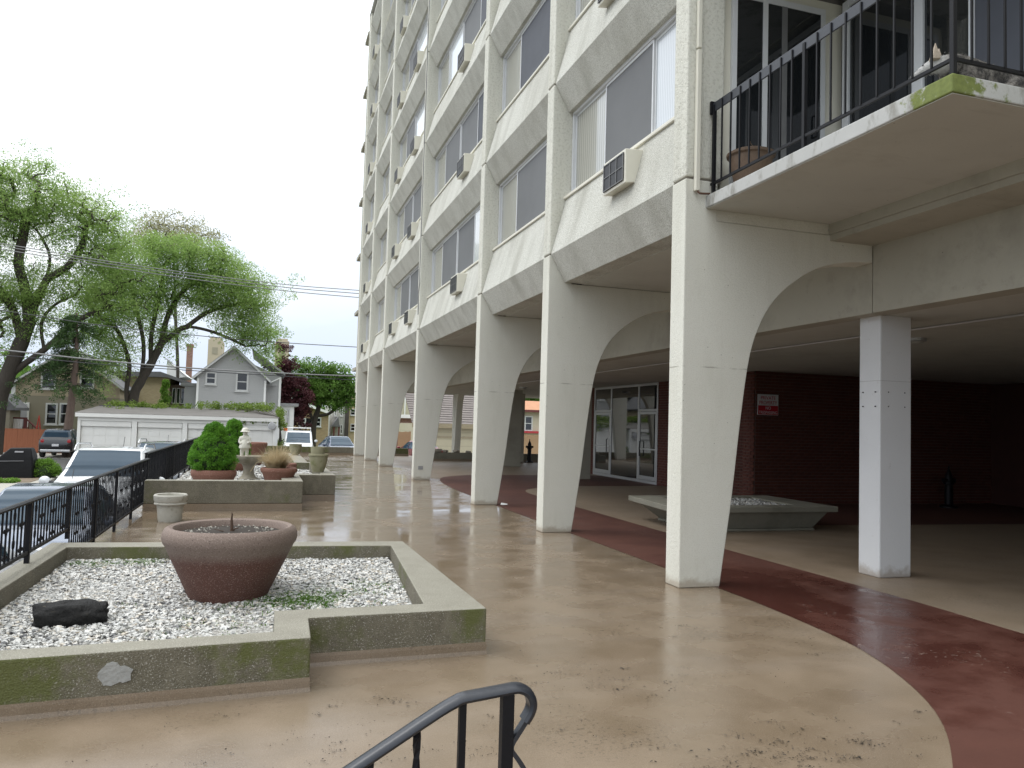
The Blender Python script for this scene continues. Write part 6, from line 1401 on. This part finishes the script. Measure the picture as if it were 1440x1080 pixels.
# spruce beside the garage
Yp = 51.5; b0 = at(94, 640, Yp); b0.z = GZ
R_ = root('spruce_tree', 'thin spruce with bare trunk and drooping dark boughs before the beige house', 'tree', b0)
tp_ = px(Yp,(96,600),(101,560),(106,520),(108,480),(108,440)); MB().tube([b0]+tp_, [.27,.24,.2,.16,.1,.04], 8).build('trunk', bark2_m, R_, smooth=80)
m = MB(); cs = []; rs = []; rnd = random.Random(12)
for i in range(64):
    t = rnd.random(); y_ = 548-105*t; c0 = at(101+7*t, y_, Yp); a = rnd.uniform(0, 6.283); l = (2.6-1.7*t)*rnd.uniform(.6,1.1)
    if math.cos(a) < 0 and t < .3: l *= 1.35
    pts = [c0+Vector((math.cos(a)*l*s_, math.sin(a)*l*s_, -.55*l*s_*s_*.7+.1*l*s_)) for s_ in (0,.35,.7,1)]; m.tube(pts, [.035,.025,.015,.008], 5)
    for s_ in (.3,.5,.7,.85,1):
        p = c0+Vector((math.cos(a)*l*s_, math.sin(a)*l*s_, -.55*l*s_*s_*.7+.1*l*s_-.12)); cs.append(tuple(p)); rs.append((.26,.26,.2))
        if rnd.random() < .4: cs.append((p.x, p.y, p.z-.3)); rs.append((.1,.1,.25))
m.build('boughs', bark_m, R_); leaf_cloud('foliage', cs, rs, 17000, .15, spr_m, R_, .28, 0, -.4, 1, 31)
# maroon maple and green street tree
Ym = 66.0; b0 = at(402, 625, Ym); b0.z = GZ
tree('maroon_maple', 'dark maroon leaved maple between the grey house and the brick bungalow', b0, [[b0]+px(Ym,(402,600),(401,570),(399,540),(397,515)), px(Ym,(401,580),(412,560),(420,545)), px(Ym,(401,575),(392,550))], el(Ym, [(398,508,12,22),(396,535,20,26),(410,555,22,26),(405,585,24,22),(420,570,14,22),(392,570,14,26)]), red_leaf, bark_m, 170, 20000, .17, .5, .2, 15, .6)
Yt = 68.0; b0 = at(440, 625, Yt); b0.z = GZ
tree('street_tree', 'spreading green street tree in front of the brick bungalow', b0, [[b0]+px(Yt,(440,612),(441,597),(446,580),(452,565)), px(Yt,(441,595),(434,575),(428,560),(420,545)), px(Yt,(446,585),(462,582),(475,572),(488,565)), px(Yt,(450,570),(462,550),(470,535)), px(Yt,(448,575),(444,550),(440,530))], el(Yt, [(425,522,22,13),(450,520,22,10),(475,525,22,12),(492,545,18,16),(465,545,36,18),(432,548,24,18),(485,565,20,12),(415,545,12,14),(455,562,26,8)]), map_m, bark_m, 210, 30000, .17, .6, .26, 17, .6)
# trees further back closing the horizon
for i, (x_, y_, Yq, rx, ry, lb) in enumerate(((-30,560,85,60,45,'dense green tree low behind the beige house corner'),(20,545,95,40,40,'leafy green tree beyond the beige house roof'),(545,560,100,40,30,'leafy green tree behind the cream flats'),(745,560,100,40,20,'green tree above the orange roof'),(455,585,120,30,22,'small green tree between bungalow and grey flats'))):
    b0 = at(x_, 600, Yq); b0.z = GZ
    tree('backdrop_tree', lb, b0, [[b0]+px(Yq,(x_,585),(x_,570),(x_,555))], el(Yq, [(x_,y_,rx,ry),(x_-rx*.5,y_+5,rx*.6,ry*.7),(x_+rx*.5,y_+4,rx*.6,ry*.7)]), map_m, bark_m, 70, 9000, .35, 1.0, .3, 40+i, .6)
# ================================================================== WIRES
def wire(label, pts, Y, r, mat, group='overhead cables over the alley'):
    P = [at(x, y, Y) for x, y in pts]; d0 = (P[0]-P[1]).normalized(); P = [P[0]+d0*((P[0].x+27)/-d0.x if d0.x else 0)]+P
    d1 = (P[-1]-P[-2]).normalized(); P.append(P[-1]+d1*((6.4-P[-1].x)/d1.x))
    m = MB(); m.tube(cat(P, 5), r, 5); o = m.build('overhead_cable', mat); tag(o, label, 'cable', group); return P[0], P[-1]
ends = []
for i, dy in enumerate((0, 3.6, 8)): ends.append(wire(['topmost', 'middle', 'lowest'][i]+' thin pale cable of the upper bundle of three crossing the trees', [(0,342+dy),(130,364+dy*.95),(260,383+dy),(400,400+dy*1.1),(500,408+dy*1.25)], 42, .021, wire_m, 'upper bundle of three cables'))
ends.append(wire('single dark overhead cable crossing the broad locust below the upper bundle', [(0,436),(154,459),(300,474),(400,482),(500,488)], 42, .02, wire_d))
ends.append(wire('thick pale overhead cable, upper of the pair crossing the garage roofline', [(0,491.7),(140,506.6),(260,517),(400,525),(500,529)], 42, .036, wire_m))
ends.append(wire('thin dark overhead cable, lower of the pair crossing the garage roofline', [(0,499),(140,512),(260,520.5),(400,529),(500,534.5)], 42, .02, wire_d))
for X_, lb in ((-27.0, 'wooden utility pole at the far left end of the cables'), (6.4, 'wooden utility pole behind the apartment block legs')):
    z_ = max(e[0 if X_ < 0 else 1].z for e in ends); R_ = root('utility_pole', lb, 'pole', (X_, 42.05, GZ)); MB().tube([(X_,42.1,GZ),(X_,42.1,z_+.5)], [.15,.11], 10).build('mast', bark2_m, R_, smooth=80); MB().box(X_-.06, X_+.06, 41.2, 43, z_-.1, z_+.02).build('crossarm', bark2_m, R_)
